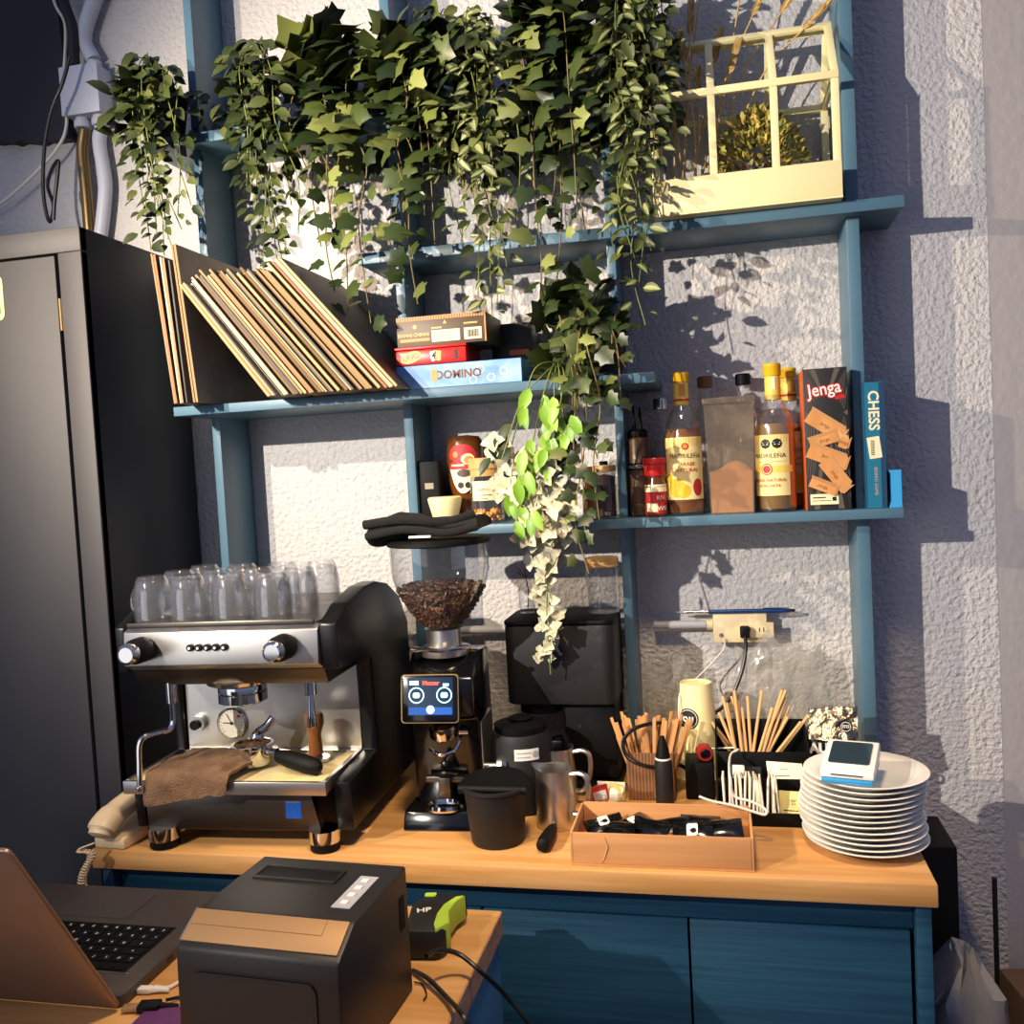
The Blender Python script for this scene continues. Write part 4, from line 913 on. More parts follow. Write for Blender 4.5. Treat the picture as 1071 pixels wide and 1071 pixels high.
# portafilter resting on the tray
v = onz(252, 792, zt); pf = thing('portafilter', 'chrome portafilter with a black handle lying across the drip tray', 'portafilter', (-.797, -.462, zt+.0005), math.radians(-16))
b = B(); b.lathe([(.024, .004), (.031, .006), (.033, .012), (.033, .034), (.036, .036), (.036, .040), (.031, .040), (.030, .014), (0, .012)], 28); b.obj('basket_holder', 'chrome', pf)
b = B(); b.tube(bez([(.033, 0, .026), (.045, 0, .028), (.056, -.0, .029)], 6), .0075, 12); b.obj('neck', 'chrome', pf)
B().lathe([(.008, .054), (.011, .060), (.0145, .085), (.0155, .115), (.0135, .140), (.007, .148)], 18, M=T(0, 0, .0305) @ Ry(math.radians(97))).obj('handle', 'black', pf)
b = B(); b.tube(bez([(.0, .01, .040), (-.004, .018, .052), (.006, .030, .062), (.014, .040, .075)], 6), [.008]*19, 12); b.ball((-.002, .014, .046), .0125); b.obj('spout', 'chrome', pf)
tm = thing('tamper', 'wooden tamper with a waisted handle standing at the right of the drip tray', 'tamper', (-.698, -.425, zt+.0003)); B().lathe([(.023, 0), (.024, .001), (.024, .006), (.010, .009)], 24).obj('base', 'steel', tm)
B().lathe([(.010, .0092), (.0125, .012), (.0115, .030), (.0105, .045), (.0135, .056), (.0165, .064), (.0165, .078), (.0135, .083)], 24).obj('handle', 'tamper_wood', tm)
# towel on the tray's left end
def cloth(name, m, label, loc, fn, nu, nv, thick, cat='towel'):
    b = B(); top = [[Vector(fn(i/nu, j/nv)) for j in range(nv+1)] for i in range(nu+1)]
    vs = [];
    for L_ in (0, 1):
        for i in range(nu+1):
            for j in range(nv+1):
                du = top[min(i+1, nu)][j]-top[max(i-1, 0)][j]; dv = top[i][min(j+1, nv)]-top[i][max(j-1, 0)]; n_ = du.cross(dv).normalized()
                vs.append(top[i][j]-n_*thick*L_)
    N = (nu+1)*(nv+1); I = lambda i, j, L_: L_*N+i*(nv+1)+j; fs = []
    for i in range(nu):
        for j in range(nv): fs += [(I(i, j, 0), I(i+1, j, 0), I(i+1, j+1, 0), I(i, j+1, 0)), (I(i, j, 1), I(i, j+1, 1), I(i+1, j+1, 1), I(i+1, j, 1))]
    for i in range(nu):
        for j in (0, nv): fs.append((I(i, j, 0), I(i+1, j, 0), I(i+1, j, 1), I(i, j, 1)))
    for j in range(nv):
        for i in (0, nu): fs.append((I(i, j, 0), I(i, j+1, 0), I(i, j+1, 1), I(i, j, 1)))
    bm_ = b.faces(vs, fs); bmesh.ops.recalc_face_normals(b.bm, faces=b.bm.faces[:]); return tag(b.obj(name, m, smooth=80), label, cat, loc=loc)
def tow(u, v):
    x = -.054+.132*u+.012*mnoise.noise(Vector((v*3, u*2, 1)))-.012*v*(1-u)+.025*u*(1-v); s_ = v*.200   # v: along, back to front and over the edge
    ed = .118
    if s_ < ed: y, z = .070-s_, .009+.006*mnoise.noise(Vector((u*5, v*5, 2)))+.003
    else:
        q = s_-ed; y = .070-ed-.010-.004*math.sin(u*9); z = .010-q*.62*(1-.45*u)
        if q < .012: y = .070-ed-.010*(q/.012); z = .012-.2*q
    z += .010*math.exp(-((u-.80)/.07)**2)*(1 if s_ < ed else .4)
    return x, y, max(z, -.065)
cloth('bar_towel', 'towel_brown', 'brown terry bar towel draped over the left end of the drip tray', (-.878, -.497, zt+.0035), tow, 36, 36, .005)
# cups on the warmer tray
def mug():
    t = thing('glass_mug', 'x', 'mug', (0, 0, 0)); r = .031
    b = B(); b.lathe([(.0285, .002), (r, .0), (r+.0006, .010), (r, .045), (.0265, .070), (.022, .078), (0, .080)], 28, cap=False); b.lathe([(0, .072), (.022, .070), (.0255, .064), (.0285, .042), (.029, .002)], 28, cap=False); b.obj('body', 'glass_thick', t)
    B().tube(bez([(r-.001, 0, .016), (r+.014, 0, .018), (r+.018, 0, .034), (r+.010, 0, .052), (r-.004, 0, .056)], 6), .0042, 8).obj('handle', 'glass_thick', t); return t
m0 = mug(); R = random.Random(11); first = True
mg = [(-.130, -.100, 2.9), (-.062, -.105, 3.3), (.012, -.102, 2.6), (.085, -.100, 3.0), (-.125, -.022, 2.8), (-.050, -.026, 3.4), (.024, -.022, 3.0), (.100, -.024, 2.8), (-.120, .060, 3.1), (-.044, .055, 2.7), (.034, .058, 3.2), (.108, .060, 3.0)]
names = ['upturned glass mug at the front left corner of the machine top', 'second upturned glass mug from the left in the front row', 'third upturned glass mug from the left in the front row', 'upturned glass mug at the right end of the front row, by the black side']
emM = T(-.800, -.400, ZC) @ Rz(math.radians(2.5))
for k, (x, y, a) in enumerate(mg):
    p = emM @ Vector((x-.012, y, .3769)); lab = names[k] if k < 4 else 'upturned glass mug in the rows behind the front row on the machine top'
    o = m0 if k == 0 else dup(m0)
    o.location = p; o.rotation_euler = (0, 0, a); o['label'] = lab; o['group'] = 'glass mugs on the espresso machine'

# ------------------------------------------------------------------ coffee grinder
gr = thing('coffee_grinder', 'tall black coffee grinder with a clear hopper of beans and a small touch screen', 'coffee grinder', (-.480, -.345, ZC), math.radians(3))
b = B(); pr_ = [(-.068, .19), (-.068, .255), (.0, .292), (.075, .285), (.085, .10), (.085, .004), (-.02, .004), (-.03, .18)]
b.prism(pr_, -.060, .062, M=YZ, bev=.006); b.obj('body', 'black_gloss', gr)
b = B(); b.prism([(-.085, .0), (.095, .0), (.095, .024), (-.070, .030)], -.070, .072, M=YZ, bev=.004); b.obj('base', 'black_gloss', gr)
SM = T(-.012, -.0745, .224) @ Rx(PI/2-.18)
b = B(); b.prism(rr(.096, .078, .006), -.012, .004, M=SM, bev=.0015); s_o = b.obj('screen_housing', 'black_gloss', gr)
b = B(); b.prism(rr(.0995, .0805, .006), -.006, .0015, M=SM); b.obj('bezel', 'brass', s_o)
b = B(); Q = lambda x, y, d=.0046: SM @ T(x, y, d); b.prism(rr(.078, .062, .002), .0041, .0046, 0, M=SM @ T(.002, .004, 0))
for cx_ in (-.022, .026):
    b.lathe([(.0135, 0), (.0135, .0004), (.0115, .0004), (.0115, 0)], 24, 1, M=Q(cx_, .006), cap=False); b.prism(rr(.012, .009, .003), 0, .0004, 1, M=Q(cx_, .006))
b.box(-.035, .039, -.026, -.014, 0, .0003, mi=2, M=Q(0, 0)); b.cyl(.007, 0, .0005, 20, 1, M=Q(.002, -.018)); b.text('Mazzer', .010, Q(.003, .026), .0002, 3, bold=.0004); b.box(-.034, -.018, .023, .030, 0, .0003, mi=1, M=Q(0, 0)); b.box(.024, .034, .021, .025, 0, .0003, mi=1, M=Q(0, 0))
b.obj('screen', ['grinder_screen', 'screen_glow', 'deep_blue', 'screen_red'], s_o, smooth=0)
b = B(); b.lathe([(.044, .285), (.045, .291), (.045, .297), (.030, .300), (.030, .330), (.034, .331)], 28); b.obj('hopper_collar', 'steel', gr); b = B(); b.box(-.062, -.028, -.02, .01, .296, .301, .001, M=Rz(.4)); b.tube([(-.05, -.03, .3), (0, -.05, .3), (.05, -.03, .302)], .004, 8); b.obj('lock_lever', 'chrome', gr)
hp = [(.029, .332), (.036, .340), (.058, .366), (.076, .396), (.0855, .430), (.0865, .478)]
B().lathe(hp, 36, cap=False).obj('hopper', 'hopper_clear', gr)
b = B(); bl = [(.027, .334), (.034, .342), (.055, .368), (.070, .394), (.074, .402)]; b.lathe(bl+[(0, .406)], 32, 0); R = random.Random(8)
def rad(z):
    for (r0, z0), (r1, z1) in zip(bl, bl[1:]):
        if z0 <= z <= z1: return r0+(r1-r0)*(z-z0)/(z1-z0)
    return bl[-1][0]
for k in range(620):
    a = R.uniform(PI, 2*PI)+R.uniform(-.3, .3); z = R.uniform(.340, .402); r_ = rad(z)-.0005
    b.ball((0, 0, 0), .0068, .0047, .0038, 7, 0, M=T(r_*math.cos(a), r_*math.sin(a), z) @ Matrix.Rotation(R.uniform(0, 6), 4, Vector((R.uniform(-1, 1), R.uniform(-1, 1), R.uniform(-1, 1))).normalized()))
for k in range(160):
    a, r_ = R.uniform(0, 2*PI), .071*math.sqrt(R.random()); b.ball((0, 0, 0), .0058, .0040, .0034, 6, 0, M=T(r_*math.cos(a), r_*math.sin(a), .4065) @ Rz(R.uniform(0, 6)) @ Rx(R.uniform(-.5, .5)))
b.obj('beans', 'beans', gr)
B().lathe([(.0885, .4783), (.0905, .480), (.0905, .486), (.086, .489)], 36).obj('hopper_lid', 'black', gr)
b = B(); FM = T(-.002, -.033, .150); b.lathe([(.0235, 0), (.0245, .004), (.0235, .022), (.019, .022), (.019, .002)], 24, M=FM @ Rx(.25), cap=False); b.cyl(.006, 0, .016, 12, M=T(.026, -.034, .156) @ Ry(PI/2)); b.obj('chute', 'chrome', gr)
b = B(); b.tube(bez([(-.026, -.040, .128), (-.004, -.062, .124), (.018, -.050, .128), (.026, -.036, .140)], 6), .0035, 8); b.obj('fork', 'chrome', gr)
b = B(); b.tube(bez([(-.018, -.038, .082), (.0, -.060, .092), (.018, -.038, .082)], 8), .003, 8); b.box(-.036, .036, -.045, -.030, .070, .080, .002); b.box(-.010, .010, -.058, -.046, .048, .082, .001); b.ball((-.0, -.046, .104), .006); b.obj('holder', 'steel_dark', gr)
b = B(); b.lathe([(.030, .0302), (.032, .034), (.030, .040), (.026, .040), (.024, .035)], 28, M=T(-.002, -.060, 0) @ Matrix.Diagonal((1.1, .75, 1, 1)), cap=False); b.obj('catch_tray', 'chrome', gr)
b = B(); b.box(.062, .0635, -.026, .07, .06, .17); b.cyl(.006, 0, .02, 12, M=T(.062, -.01, .088) @ Ry(PI/2)); b.lathe([(.010, .02), (.016, .024), (.017, .032), (.010, .040)], 18, M=T(.062, -.01, .088) @ Ry(PI/2)); b.obj('side_knob', 'steel', gr)
def blk(u, v):
    x = -.096+.185*v; a = u*2*PI; r1 = .052+.010*mnoise.noise(Vector((v*4, u*3, 3))); n_ = .007*mnoise.noise(Vector((v*7, u*5, 5)))
    return x+.012*math.cos(a*2)*(v-.5), -.045*math.cos(a)*1.25+n_, .0235+.0185*math.sin(a)*(1+.35*math.sin(v*5+1)-.2*v)+n_*.6-.012*(v < .18)*(.18-v)/.18
b = B(); nu, nv = 28, 26; vs = []; fs = []
for i in range(nu):
    for j in range(nv+1): vs.append(blk(i/nu, j/nv))
for i in range(nu):
    for j in range(nv): fs.append((i*(nv+1)+j, ((i+1) % nu)*(nv+1)+j, ((i+1) % nu)*(nv+1)+j+1, i*(nv+1)+j+1))
fs += [tuple(i*(nv+1) for i in range(nu)), tuple(i*(nv+1)+nv for i in range(nu))[::-1]]
b.faces(vs, fs); bmesh.ops.recalc_face_normals(b.bm, faces=b.bm.faces[:])
b.tube(bez([(-.10, -.058, .010), (-.03, -.064, .020), (.04, -.062, .012), (.093, -.05, .020)], 6), .007, 8); b.tube(bez([(-.105, -.052, .030), (-.04, -.058, .036), (.04, -.05, .030), (.085, -.03, .040)], 6), .008, 8); b.box(-.02, .018, -.0715, -.070, .006, .0095, mi=1)
o = b.obj('folded_cloth', ['towel_black', 'white'], smooth=80); tag(o, 'folded black cloth lying on top of the grinder hopper', 'cloth', loc=(-.488, -.350, ZC+.4895))

# ------------------------------------------------------------------ brewer, flask, jar
br = thing('coffee_brewer', 'black drip coffee brewer with a wide rounded tank left of the middle upright', 'coffee brewer', (-.298, -.160, ZC))
b = B(); b.prism(rr(.205, .155, .022), .165, .312, bev=.004); b.obj('tank', 'black_soft', br); b = B(); b.prism(rr(.207, .157, .023), .3123, .320, bev=.002); b.obj('tank_lid', 'black', br)
B().box(.0, .098, -.055, .07, .02, .1647, .008).obj('column', 'black', br); B().prism(rr(.20, .15, .02), 0, .0198, bev=.003).obj('base', 'black', br); B().cyl(.040, .145, .1647, 24, M=T(-.045, -.03, 0)).obj('brew_head', 'black', br); b = B(); b.cyl(.004, 0, .002, 12, M=T(.03, -.055, .12) @ FRONT); b.obj('switch', 'steel_dark', br)
th = thing('thermos', 'black insulated coffee flask with a white label, standing behind the steel pitchers', 'flask', (-.362, -.300, ZC))
B().lathe([(.052, 0), (.055, .003), (.055, .125), (.050, .138)], 32).obj('body', 'black_soft', th); b = B(); b.lathe([(.046, .1383), (.047, .150), (.030, .156), (.0, .156)], 32); b.lathe([(.020, .1563), (.022, .160), (.014, .163)], 20); b.obj('lid', 'black', th); b = B(); b.tube(bez([(.050, 0, .12), (.078, -.0, .118), (.080, 0, .06), (.055, 0, .035)], 6), .007, 8, M=Rz(.4)); b.obj('handle', 'black', th)
w = Wrap(bend(.0555, 0, .45)); w.fine(-.026, .018, .098, .118, .0004, 0); w.fine(-.022, .004, .110, .1125, .0008, 1); w.fine(-.022, .002, .103, .105, .0008, 1); w.disc(.0115, .108, .006, .0008, 1, 16); w.obj('label', ['white', 'pvc_grey'], th, smooth=60)
zj = ZC+.3203; jx_ = -.222
jr = thing('glass_jar', 'empty clear jar with a bamboo lid on top of the black brewer', 'jar', (jx_, -.150, zj)); B().lathe([(.0, .0012), (.029, .001), (.0315, .004), (.0315, .082), (.029, .088)], 28, cap=False).obj('glass_body', 'glass', jr)
B().lathe([(.030, .0883), (.0325, .089), (.0325, .094), (.0315, .0945), (.0325, .095), (.0325, .104), (.031, .105)], 28).obj('lid', 'bamboo', jr)
v = at(553, 640, -.13)
bg_ = thing('stem_glass', 'small clear glass with a dark dried stem on the left of the brewer top', 'glass', (v.x, -.14, zj)); B().lathe([(.0, .001), (.015, .001), (.017, .05)], 20, cap=False).obj('glass_body', 'glass', bg_); b = B(); b.tube([(0, 0, .002), (.004, 0, .04), (.0, 0, .075)], .0012, 6)
for k in range(12):
    R_ = random.Random(k); e = Vector((R_.uniform(-.028, .02), R_.uniform(-.01, .01), R_.uniform(.07, .10))); b.tube([(0, 0, .07), e], .0006, 4)
b.obj('dried_stem', 'kraft_dark', bg_)
# knock box, pitchers, loose handle
kb = thing('knock_box', 'round black knock box with a slanted bar in front of the grinder', 'knock box', (-.374, -.455, ZC+.0003))
B().lathe([(.041, 0), (.043, .003), (.050, .075), (.0515, .0865), (.0485, .087), (.047, .075), (.040, .006), (0, .005)], 36).obj('bin', 'black_soft', kb)
b = B(); b.lathe([(.0515, .0873), (.0545, .089), (.0545, .093), (.049, .094), (.047, .087)], 36, cap=False); b.obj('rim', 'black_soft', kb)
b = B(); n = 20
top_ = [(.0550*math.cos(PI*i/n), .0550*math.sin(PI*i/n)) for i in range(n+1)]
b.prism([(-.057, -.014)]+[(-q[0], q[1]) for q in top_]+[(.057, -.014)], .0, .004, M=T(0, -.002, .095) @ Rx(.10)); b.cyl(.007, -.056, .056, 14, M=T(0, -.019, .090) @ Ry(PI/2)); b.obj('lid', 'black', kb)
def pitcher(label, x, y, r, h, rz):
    t = thing('milk_pitcher', label, 'pitcher', (x, y, ZC+.0003), rz)
    b = B(); pf_ = [(r*.97, 0), (r, .004), (r, h*.55), (r*.88, h*.86), (r*.90, h)]
    b.lathe(pf_+[(r*.86, h-.0008), (r*.84, h*.86), (r*.95, h*.5), (r*.95, .006), (0, .005)], 36)
    for v in b.bm.verts:
        if v.co.z > h*.8:
            a = math.atan2(v.co.y, v.co.x); f = max(0, math.cos(a-PI))**10; v.co.x -= f*.012*(v.co.z-h*.8)/(h*.2); v.co.z += .004*f
    b.obj('body', 'steel', t)
    B().tube(bez([(r*.86, 0, h*.92), (r+.014, 0, h*.95), (r+.026, 0, h*.86), (r+.026, 0, h*.55), (r+.014, 0, h*.28), (r*.97, 0, h*.24)], 6), .0042, 8, M=Matrix.Diagonal((1, 1.4, 1, 1))).obj('handle', 'steel', t); return t
pitcher('front steel milk pitcher beside the cardboard box', -.289, -.385, .033, .098, -.25); pitcher('rear steel milk pitcher behind the front one, partly hidden', -.302, -.285, .034, .103, -.1)
p0, p1 = onz(567, 885, .933), onz(580, 858, .940)
hd = thing('loose_grip_tool', 'loose black grip with a metal stud lying before the steel pitcher', 'tool', (p0.x, p0.y, ZC+.0124), math.atan2(p1.y-p0.y, p1.x-p0.x)); B().lathe([(.006, 0), (.0105, .003), (.0118, .02), (.0105, .05), (.008, .072), (.006, .076)], 18, M=Ry(PI/2)).obj('grip', 'black', hd)
B().cyl(.0045, .0762, .086, 12, M=Ry(PI/2)).obj('stud', 'steel_dark', hd)

# ------------------------------------------------------------------ things on the right half of the counter
# cardboard box with black sachets
bx0, bx1, by0, by1, bh = -.241, .028, -.537, -.412, .050
kx = thing('cardboard_box', 'open low cardboard box of black sachets on the front of the counter', 'box', ((bx0+bx1)/2, (by0+by1)/2, ZC+.0003)); hw, hd_ = (bx1-bx0)/2, (by1-by0)/2; t_ = .0035
B().box(-hw, hw, -hd_, hd_, 0, .003).obj('bottom', 'kraft', kx)
b = B().box(-hw+.0038, hw-.0038, -hd_, -hd_+t_, .0032, bh, .0006); b.tube([(-.082, -hd_-.0004, .045), (-.078, -hd_-.0004, .030), (-.083, -hd_-.0004, .014), (-.088, -hd_-.0004, .004)], [.0006, .0016, .0012, .0004], 6, 1); b.obj('front_wall', ['kraft', 'stick_wood'], kx)
B().box(-hw+.0038, hw-.0038, hd_-t_, hd_, .0032, bh+.002, .0006).obj('rear_wall', 'kraft', kx)
for s_ in (-1, 1): B().box(min(s_*hw, s_*(hw-t_)), max(s_*hw, s_*(hw-t_)), -hd_+.001, hd_-.001, .0032, bh, .0006).obj('side_wall', 'kraft', kx)
R = random.Random(31); kxl = kx.location
SA = [(-.093, .018, .35, .25), (-.070, -.005, -.5, .38), (-.045, .020, .9, .30), (-.020, .006, -.3, .42), (.012, .018, .2, .28), (.046, -.004, -.05, .55), (.090, .010, .05, .50), (.058, .032, .1, .30)]
for k, (x, y, rz_, tl) in enumerate(SA):
    b = B(); L_, w_ = .062, .036; n = 8; vs = []; fs = []
    for sgn in (1, -1):
        for i in range(n+1):
            for j in range(7):
                u, v_ = i/n, j/6; h_ = .0055*math.sin(PI*u)**.5*math.sin(PI*v_)**.6*sgn+.0012*mnoise.noise(Vector((u*5+k, v_*4, 1))); vs.append((-L_/2+L_*u, -w_/2+w_*v_, h_+(.0002*sgn)))
    m_ = (n+1)*7
    for sgn in (0, 1):
        for i in range(n):
            for j in range(6):
                f = (sgn*m_+i*7+j, sgn*m_+(i+1)*7+j, sgn*m_+(i+1)*7+j+1, sgn*m_+i*7+j+1); fs.append(f if sgn == 0 else f[::-1])
    b.faces(vs, fs)
    st_ = thing('sachet', 'x', 'sachet', (kxl.x+x, kxl.y+y, ZC+.034), rz_); st_.rotation_euler = (tl, R.uniform(-.15, .15), rz_); st_['group'] = 'black sachets in the cardboard box'
    st_['label'] = {5: 'black sachet at the right with a white teardrop label facing forward', 0: 'black sachet with a small white patch at the left end of the cardboard box'}.get(k, 'crumpled black sachet lying in the cardboard box')
    b.obj('wrapper', 'black_gloss', st_)
    if k in (0, 5, 2):
        b = B(); b.prism(rr(.017, .022, .003), .0050, .0056, 0); b.cyl(.0045, .0056, .006, 14, 1, M=T(.002, -.002, 0)); b.obj('label', ['white', 'black'], st_)
# sugar packets in a glass bowl
sg = thing('sugar_bowl', 'small glass bowl holding sweetener packets beside the cardboard box', 'bowl', (-.205, -.325, ZC+.0003)); B().lathe([(0, .002), (.022, .0015), (.026, .006), (.031, .042), (.030, .043), (.025, .008), (0, .006)], 28, cap=False).obj('glass_body', 'glass_thick', sg)
for k, (x, y, rz_, m_, lab) in enumerate(((-.012, -.006, .3, 'ink_red', 'pink sweetener packet standing in the small glass bowl'), (-.004, .006, -.2, 'paper', 'white sweetener packet in the middle of the small glass bowl'), (.010, .0, .2, 'label_cream', 'cream sweetener packet at the right of the small glass bowl'), (.004, -.010, -.5, 'paper_yellow', 'yellow sweetener packet at the front of the small glass bowl'))):
    b = B().box(-.015, .015, -.0012, .0012, 0, .044, .0008); b.box(-.011, .011, -.0016, -.0012, .018, .034, mi=1); o = b.obj('sugar_packet', [m_, 'white' if k == 0 else 'paper']); tag(o, lab, 'packet', 'packets in the glass bowl', loc=(-.205+x, -.325+y, ZC+.010), rot=(.15-.1*k, .12*(k-1.5), rz_))
# stirrer sticks in a corrugated kraft cup
cwx, cwy = -.139, -.232
cu = thing('corrugated_holder', 'ribbed brown cardboard holder full of wooden stirrers', 'holder', (cwx, cwy, ZC+.0003)); pts = []
def ribs(w, d, n):
    o = []
    for (x0, y0), (x1, y1), nrm in (((-w, -d), (w, -d), (0, -1)), ((w, -d), (w, d), (1, 0)), ((w, d), (-w, d), (0, 1)), ((-w, d), (-w, -d), (-1, 0))):
        for i in range(n*2):
            u = i/(n*2); e = .0012 if i % 2 else 0; o.append((x0+(x1-x0)*u+nrm[0]*e, y0+(y1-y0)*u+nrm[1]*e))
    return o
b = B(); P1 = ribs(.041, .028, 14); n = len(P1); vs = [(x, y, 0) for x, y in P1]+[(x, y, .085) for x, y in P1]+[(x*.93, y*.92, .085) for x, y in P1]+[(x*.93, y*.92, .003) for x, y in P1]
fs = [(L_*n+i, L_*n+(i+1) % n, (L_+1)*n+(i+1) % n, (L_+1)*n+i) for L_ in range(3) for i in range(n)]+[tuple(range(n))[::-1], tuple(3*n+i for i in range(n))]
b.faces(vs, fs); b.obj('sleeve', 'kraft_dark', cu, smooth=20)
R = random.Random(12)
sb0 = B().box(-.0032, .0032, -.0008, .0008, 0, .135, .0006).obj('wooden_stirrer', 'stick_wood'); first = True
for k in range(30):
    o = sb0 if first else sb0.copy()
    if not first: COL.objects.link(o)
    first = False; u = (k % 15)/14*2-1; row = k//15
    tag(o, 'flat wooden coffee stirrer fanned out in the ribbed cardboard holder', 'stirrer', 'wooden stirrers in the ribbed holder', loc=(cwx+u*.027, cwy-.010+.018*row+R.uniform(-.004, .004), ZC+.004+R.uniform(0, .012)), rot=(R.uniform(-.10, .06), u*.33+R.uniform(-.05, .05), R.uniform(-.5, .5)))
fr = thing('bullet_flask', 'slim black bullet-shaped bottle with a white ring before the stirrer holder', 'bottle', (-.113, -.300, ZC+.0003))
B().lathe([(.0145, 0), (.0155, .003), (.0155, .078), (.0135, .088)], 24).obj('body', 'black_soft', fr); B().lathe([(.0137, .0882), (.0132, .091)], 24).obj('ring', 'white', fr); B().lathe([(.0128, .0912), (.010, .108), (.0055, .122), (.004, .128)], 20).obj('cap', 'black', fr)
# paper cup upside down with round logo, reaching over a second stack
pc_ = thing('paper_cup', 'upturned cream paper cup with a round black logo behind the wooden straws', 'cup', (-.058, -.125, ZC+.0003))
B().lathe([(.046, .0), (.047, .004), (.045, .006), (.029, .180), (.027, .180), (.027, .177), (0, .177)], 32).obj('body', 'cream', pc_)
def cone(v):
    z = v.y+.118; r = .045-(z-.006)*.092; t = v.x/r-.22; return Vector(((r+v.z)*math.sin(t), -(r+v.z)*math.cos(t), z))
w = Wrap(cone); w.disc(-.008, 0, .0195, .0006, 0); w.disc(-.008, 0, .0170, .0009, 1); w.disc(-.008, 0, .0158, .0012, 0); w.text('ITO', .0125, T(-.008, 0, .0015) @ Rz(PI), .0001, 1, bold=.0008); w.obj('logo', ['ink_black', 'white'], pc_, smooth=0)
# black organiser in tiers
og = thing('counter_organiser', 'black tiered counter organiser with sweetener packets and wooden straws', 'organiser', (.055, -.250, ZC+.0003))
ox, oy = .080, .115
b = B(); b.box(-ox, ox, -oy, .10, 0, .003); b.obj('base', 'black', og)
for y, h, nm in ((-oy, .022, 'front_wall'), (-.055, .058, 'divider'), (.005, .085, 'divider'), (.097, .118, 'rear_wall')): B().box(-ox, ox, y, y+.003, .0032, h, .0006).obj(nm, 'black', og)
for s_ in (-1, 1): B().prism([(-oy+.0034, .0032), (.0966, .0032), (.0966, .117), (.008, .085), (-.052, .058), (-oy+.0034, .022)], min(s_*ox, s_*(ox-.003)), max(s_*ox, s_*(ox-.003)), M=YZ).obj('side_wall', 'black', og)
R = random.Random(17); og0 = og.location
for k in range(15):
    x = -.066+.0062*k if k < 8 else -.016+.0062*(k-8)
    h = .070 if k < 8 else .066
    o = B().box(-.0016, .0016, -.018, .018, 0, h, .0006).obj('sweetener_packet', R.choice(('white', 'paper', 'paper')))
    tag(o, 'white sweetener packet on edge in the left part of the black organiser', 'packet', 'white packets on edge in the organiser', loc=(og0.x+x, og0.y-.080, ZC+.0038), rot=(R.uniform(-.06, .02), R.uniform(-.09, .09), R.uniform(-.12, .12)))
for k, (x, y, z, m_, sz, rx, rz_, lab, txt) in enumerate(((.046, -.083, .006, 'paper_yellow', (.052, .040), -.35, -.12, 'yellow sachet with black lettering at the front right of the organiser', 'TÉ'), (.038, -.022, .045, 'paper', (.060, .040), -.9, .08, 'white printed sachet lying behind the yellow one', 'azúcar'), (.058, -.018, .036, 'paper', (.050, .034), -.8, -.2, 'white printed sachet at the right behind the yellow one', 'azúcar'), (-.030, -.040, .020, 'lp_black', (.052, .052), -.12, .03, 'dark sachet standing behind the white packets', ''), (-.042, -.047, .044, 'white', (.020, .034), -.1, 0, 'narrow white sachet in front of the dark one', 'SUGAR'))):
    b = B(); w_, h_ = sz; b.box(-w_/2, w_/2, -.001, .001, 0, h_, .0006)
    if txt: b.text(txt, .010 if len(txt) < 6 else .006, T(-.002, -.0011, h_*.55) @ FRONT @ (Rz(PI/2) if txt in ('TÉ',) else Matrix.Identity(4)), .0001, 1); b.box(-w_*.36, w_*.1, -.0012, -.001, h_*.2, h_*.24, mi=1)
    o = b.obj('sachet', [m_, 'ink_black']); tag(o, lab, 'sachet', 'sachets in the organiser', loc=(og0.x+x, og0.y+y, ZC+z), rot=(rx, 0, rz_))
# wooden straws in the organiser's rear
s0 = B().cyl(.0030, 0, .200, 10).obj('wooden_straw', 'stick_wood'); first = True; R = random.Random(23)
ST = [((772, 800), (760, 735)), ((775, 800), (752, 745)), ((778, 800), (768, 722)), ((782, 800), (776, 740)), ((770, 798), (745, 755)), ((786, 800), (797, 722)), ((790, 800), (808, 740)), ((794, 800), (818, 722)), ((797, 800), (822, 730)), ((792, 800), (815, 735)), ((799, 800), (826, 738)), ((786, 800), (782, 728)), ((801, 802), (838, 755)), ((789, 800), (822, 722)), ((796, 800), (824, 750)), ((780, 800), (748, 760)), ((776, 800), (772, 732)), ((783, 800), (765, 728)), ((773, 800), (756, 728)), ((803, 803), (846, 748))]
for k, (a, e) in enumerate(ST):
    o = s0 if first else s0.copy()
    if not first: COL.objects.link(o)
    first = False; yb = -.185+.0035*(k % 6); pb = at(a[0], a[1], yb); pt = at(e[0], e[1], yb+.018); d = (pt-pb).normalized(); root = pb-d*((pb.z-(ZC+.006))/d.z)
    L_ = (pt-root).length/.200
    tag(o, 'round wooden straw standing in the rear of the black organiser', 'straw', 'wooden straws in the organiser', loc=root, rot=d.to_track_quat('Z', 'Y').to_euler()); o.scale = (1, 1, L_)
rb = B().lathe([(.009, 0), (.0125, 0), (.0142, .005), (.0142, .022), (.0125, .026), (.009, .026)], 24, cap=False); rb.cyl(.009, .010, .014, 20, 1); o = rb.obj('tape_roll', ['tape_red', 'screen_dark']); pv = at(740, 785, -.165); tag(o, 'red tape roll in the dark gap left of the wooden straws', 'tape', loc=(og0.x-.102, -.222, ZC+.0808), rot=(PI/2, 0, .2))
o = B().box(-.026, .024, -.030, .030, 0, .066, .003).obj('black_case', 'black'); tag(o, 'small black case under the red tape roll', 'case', loc=(og0.x-.108, -.222, ZC+.0003))
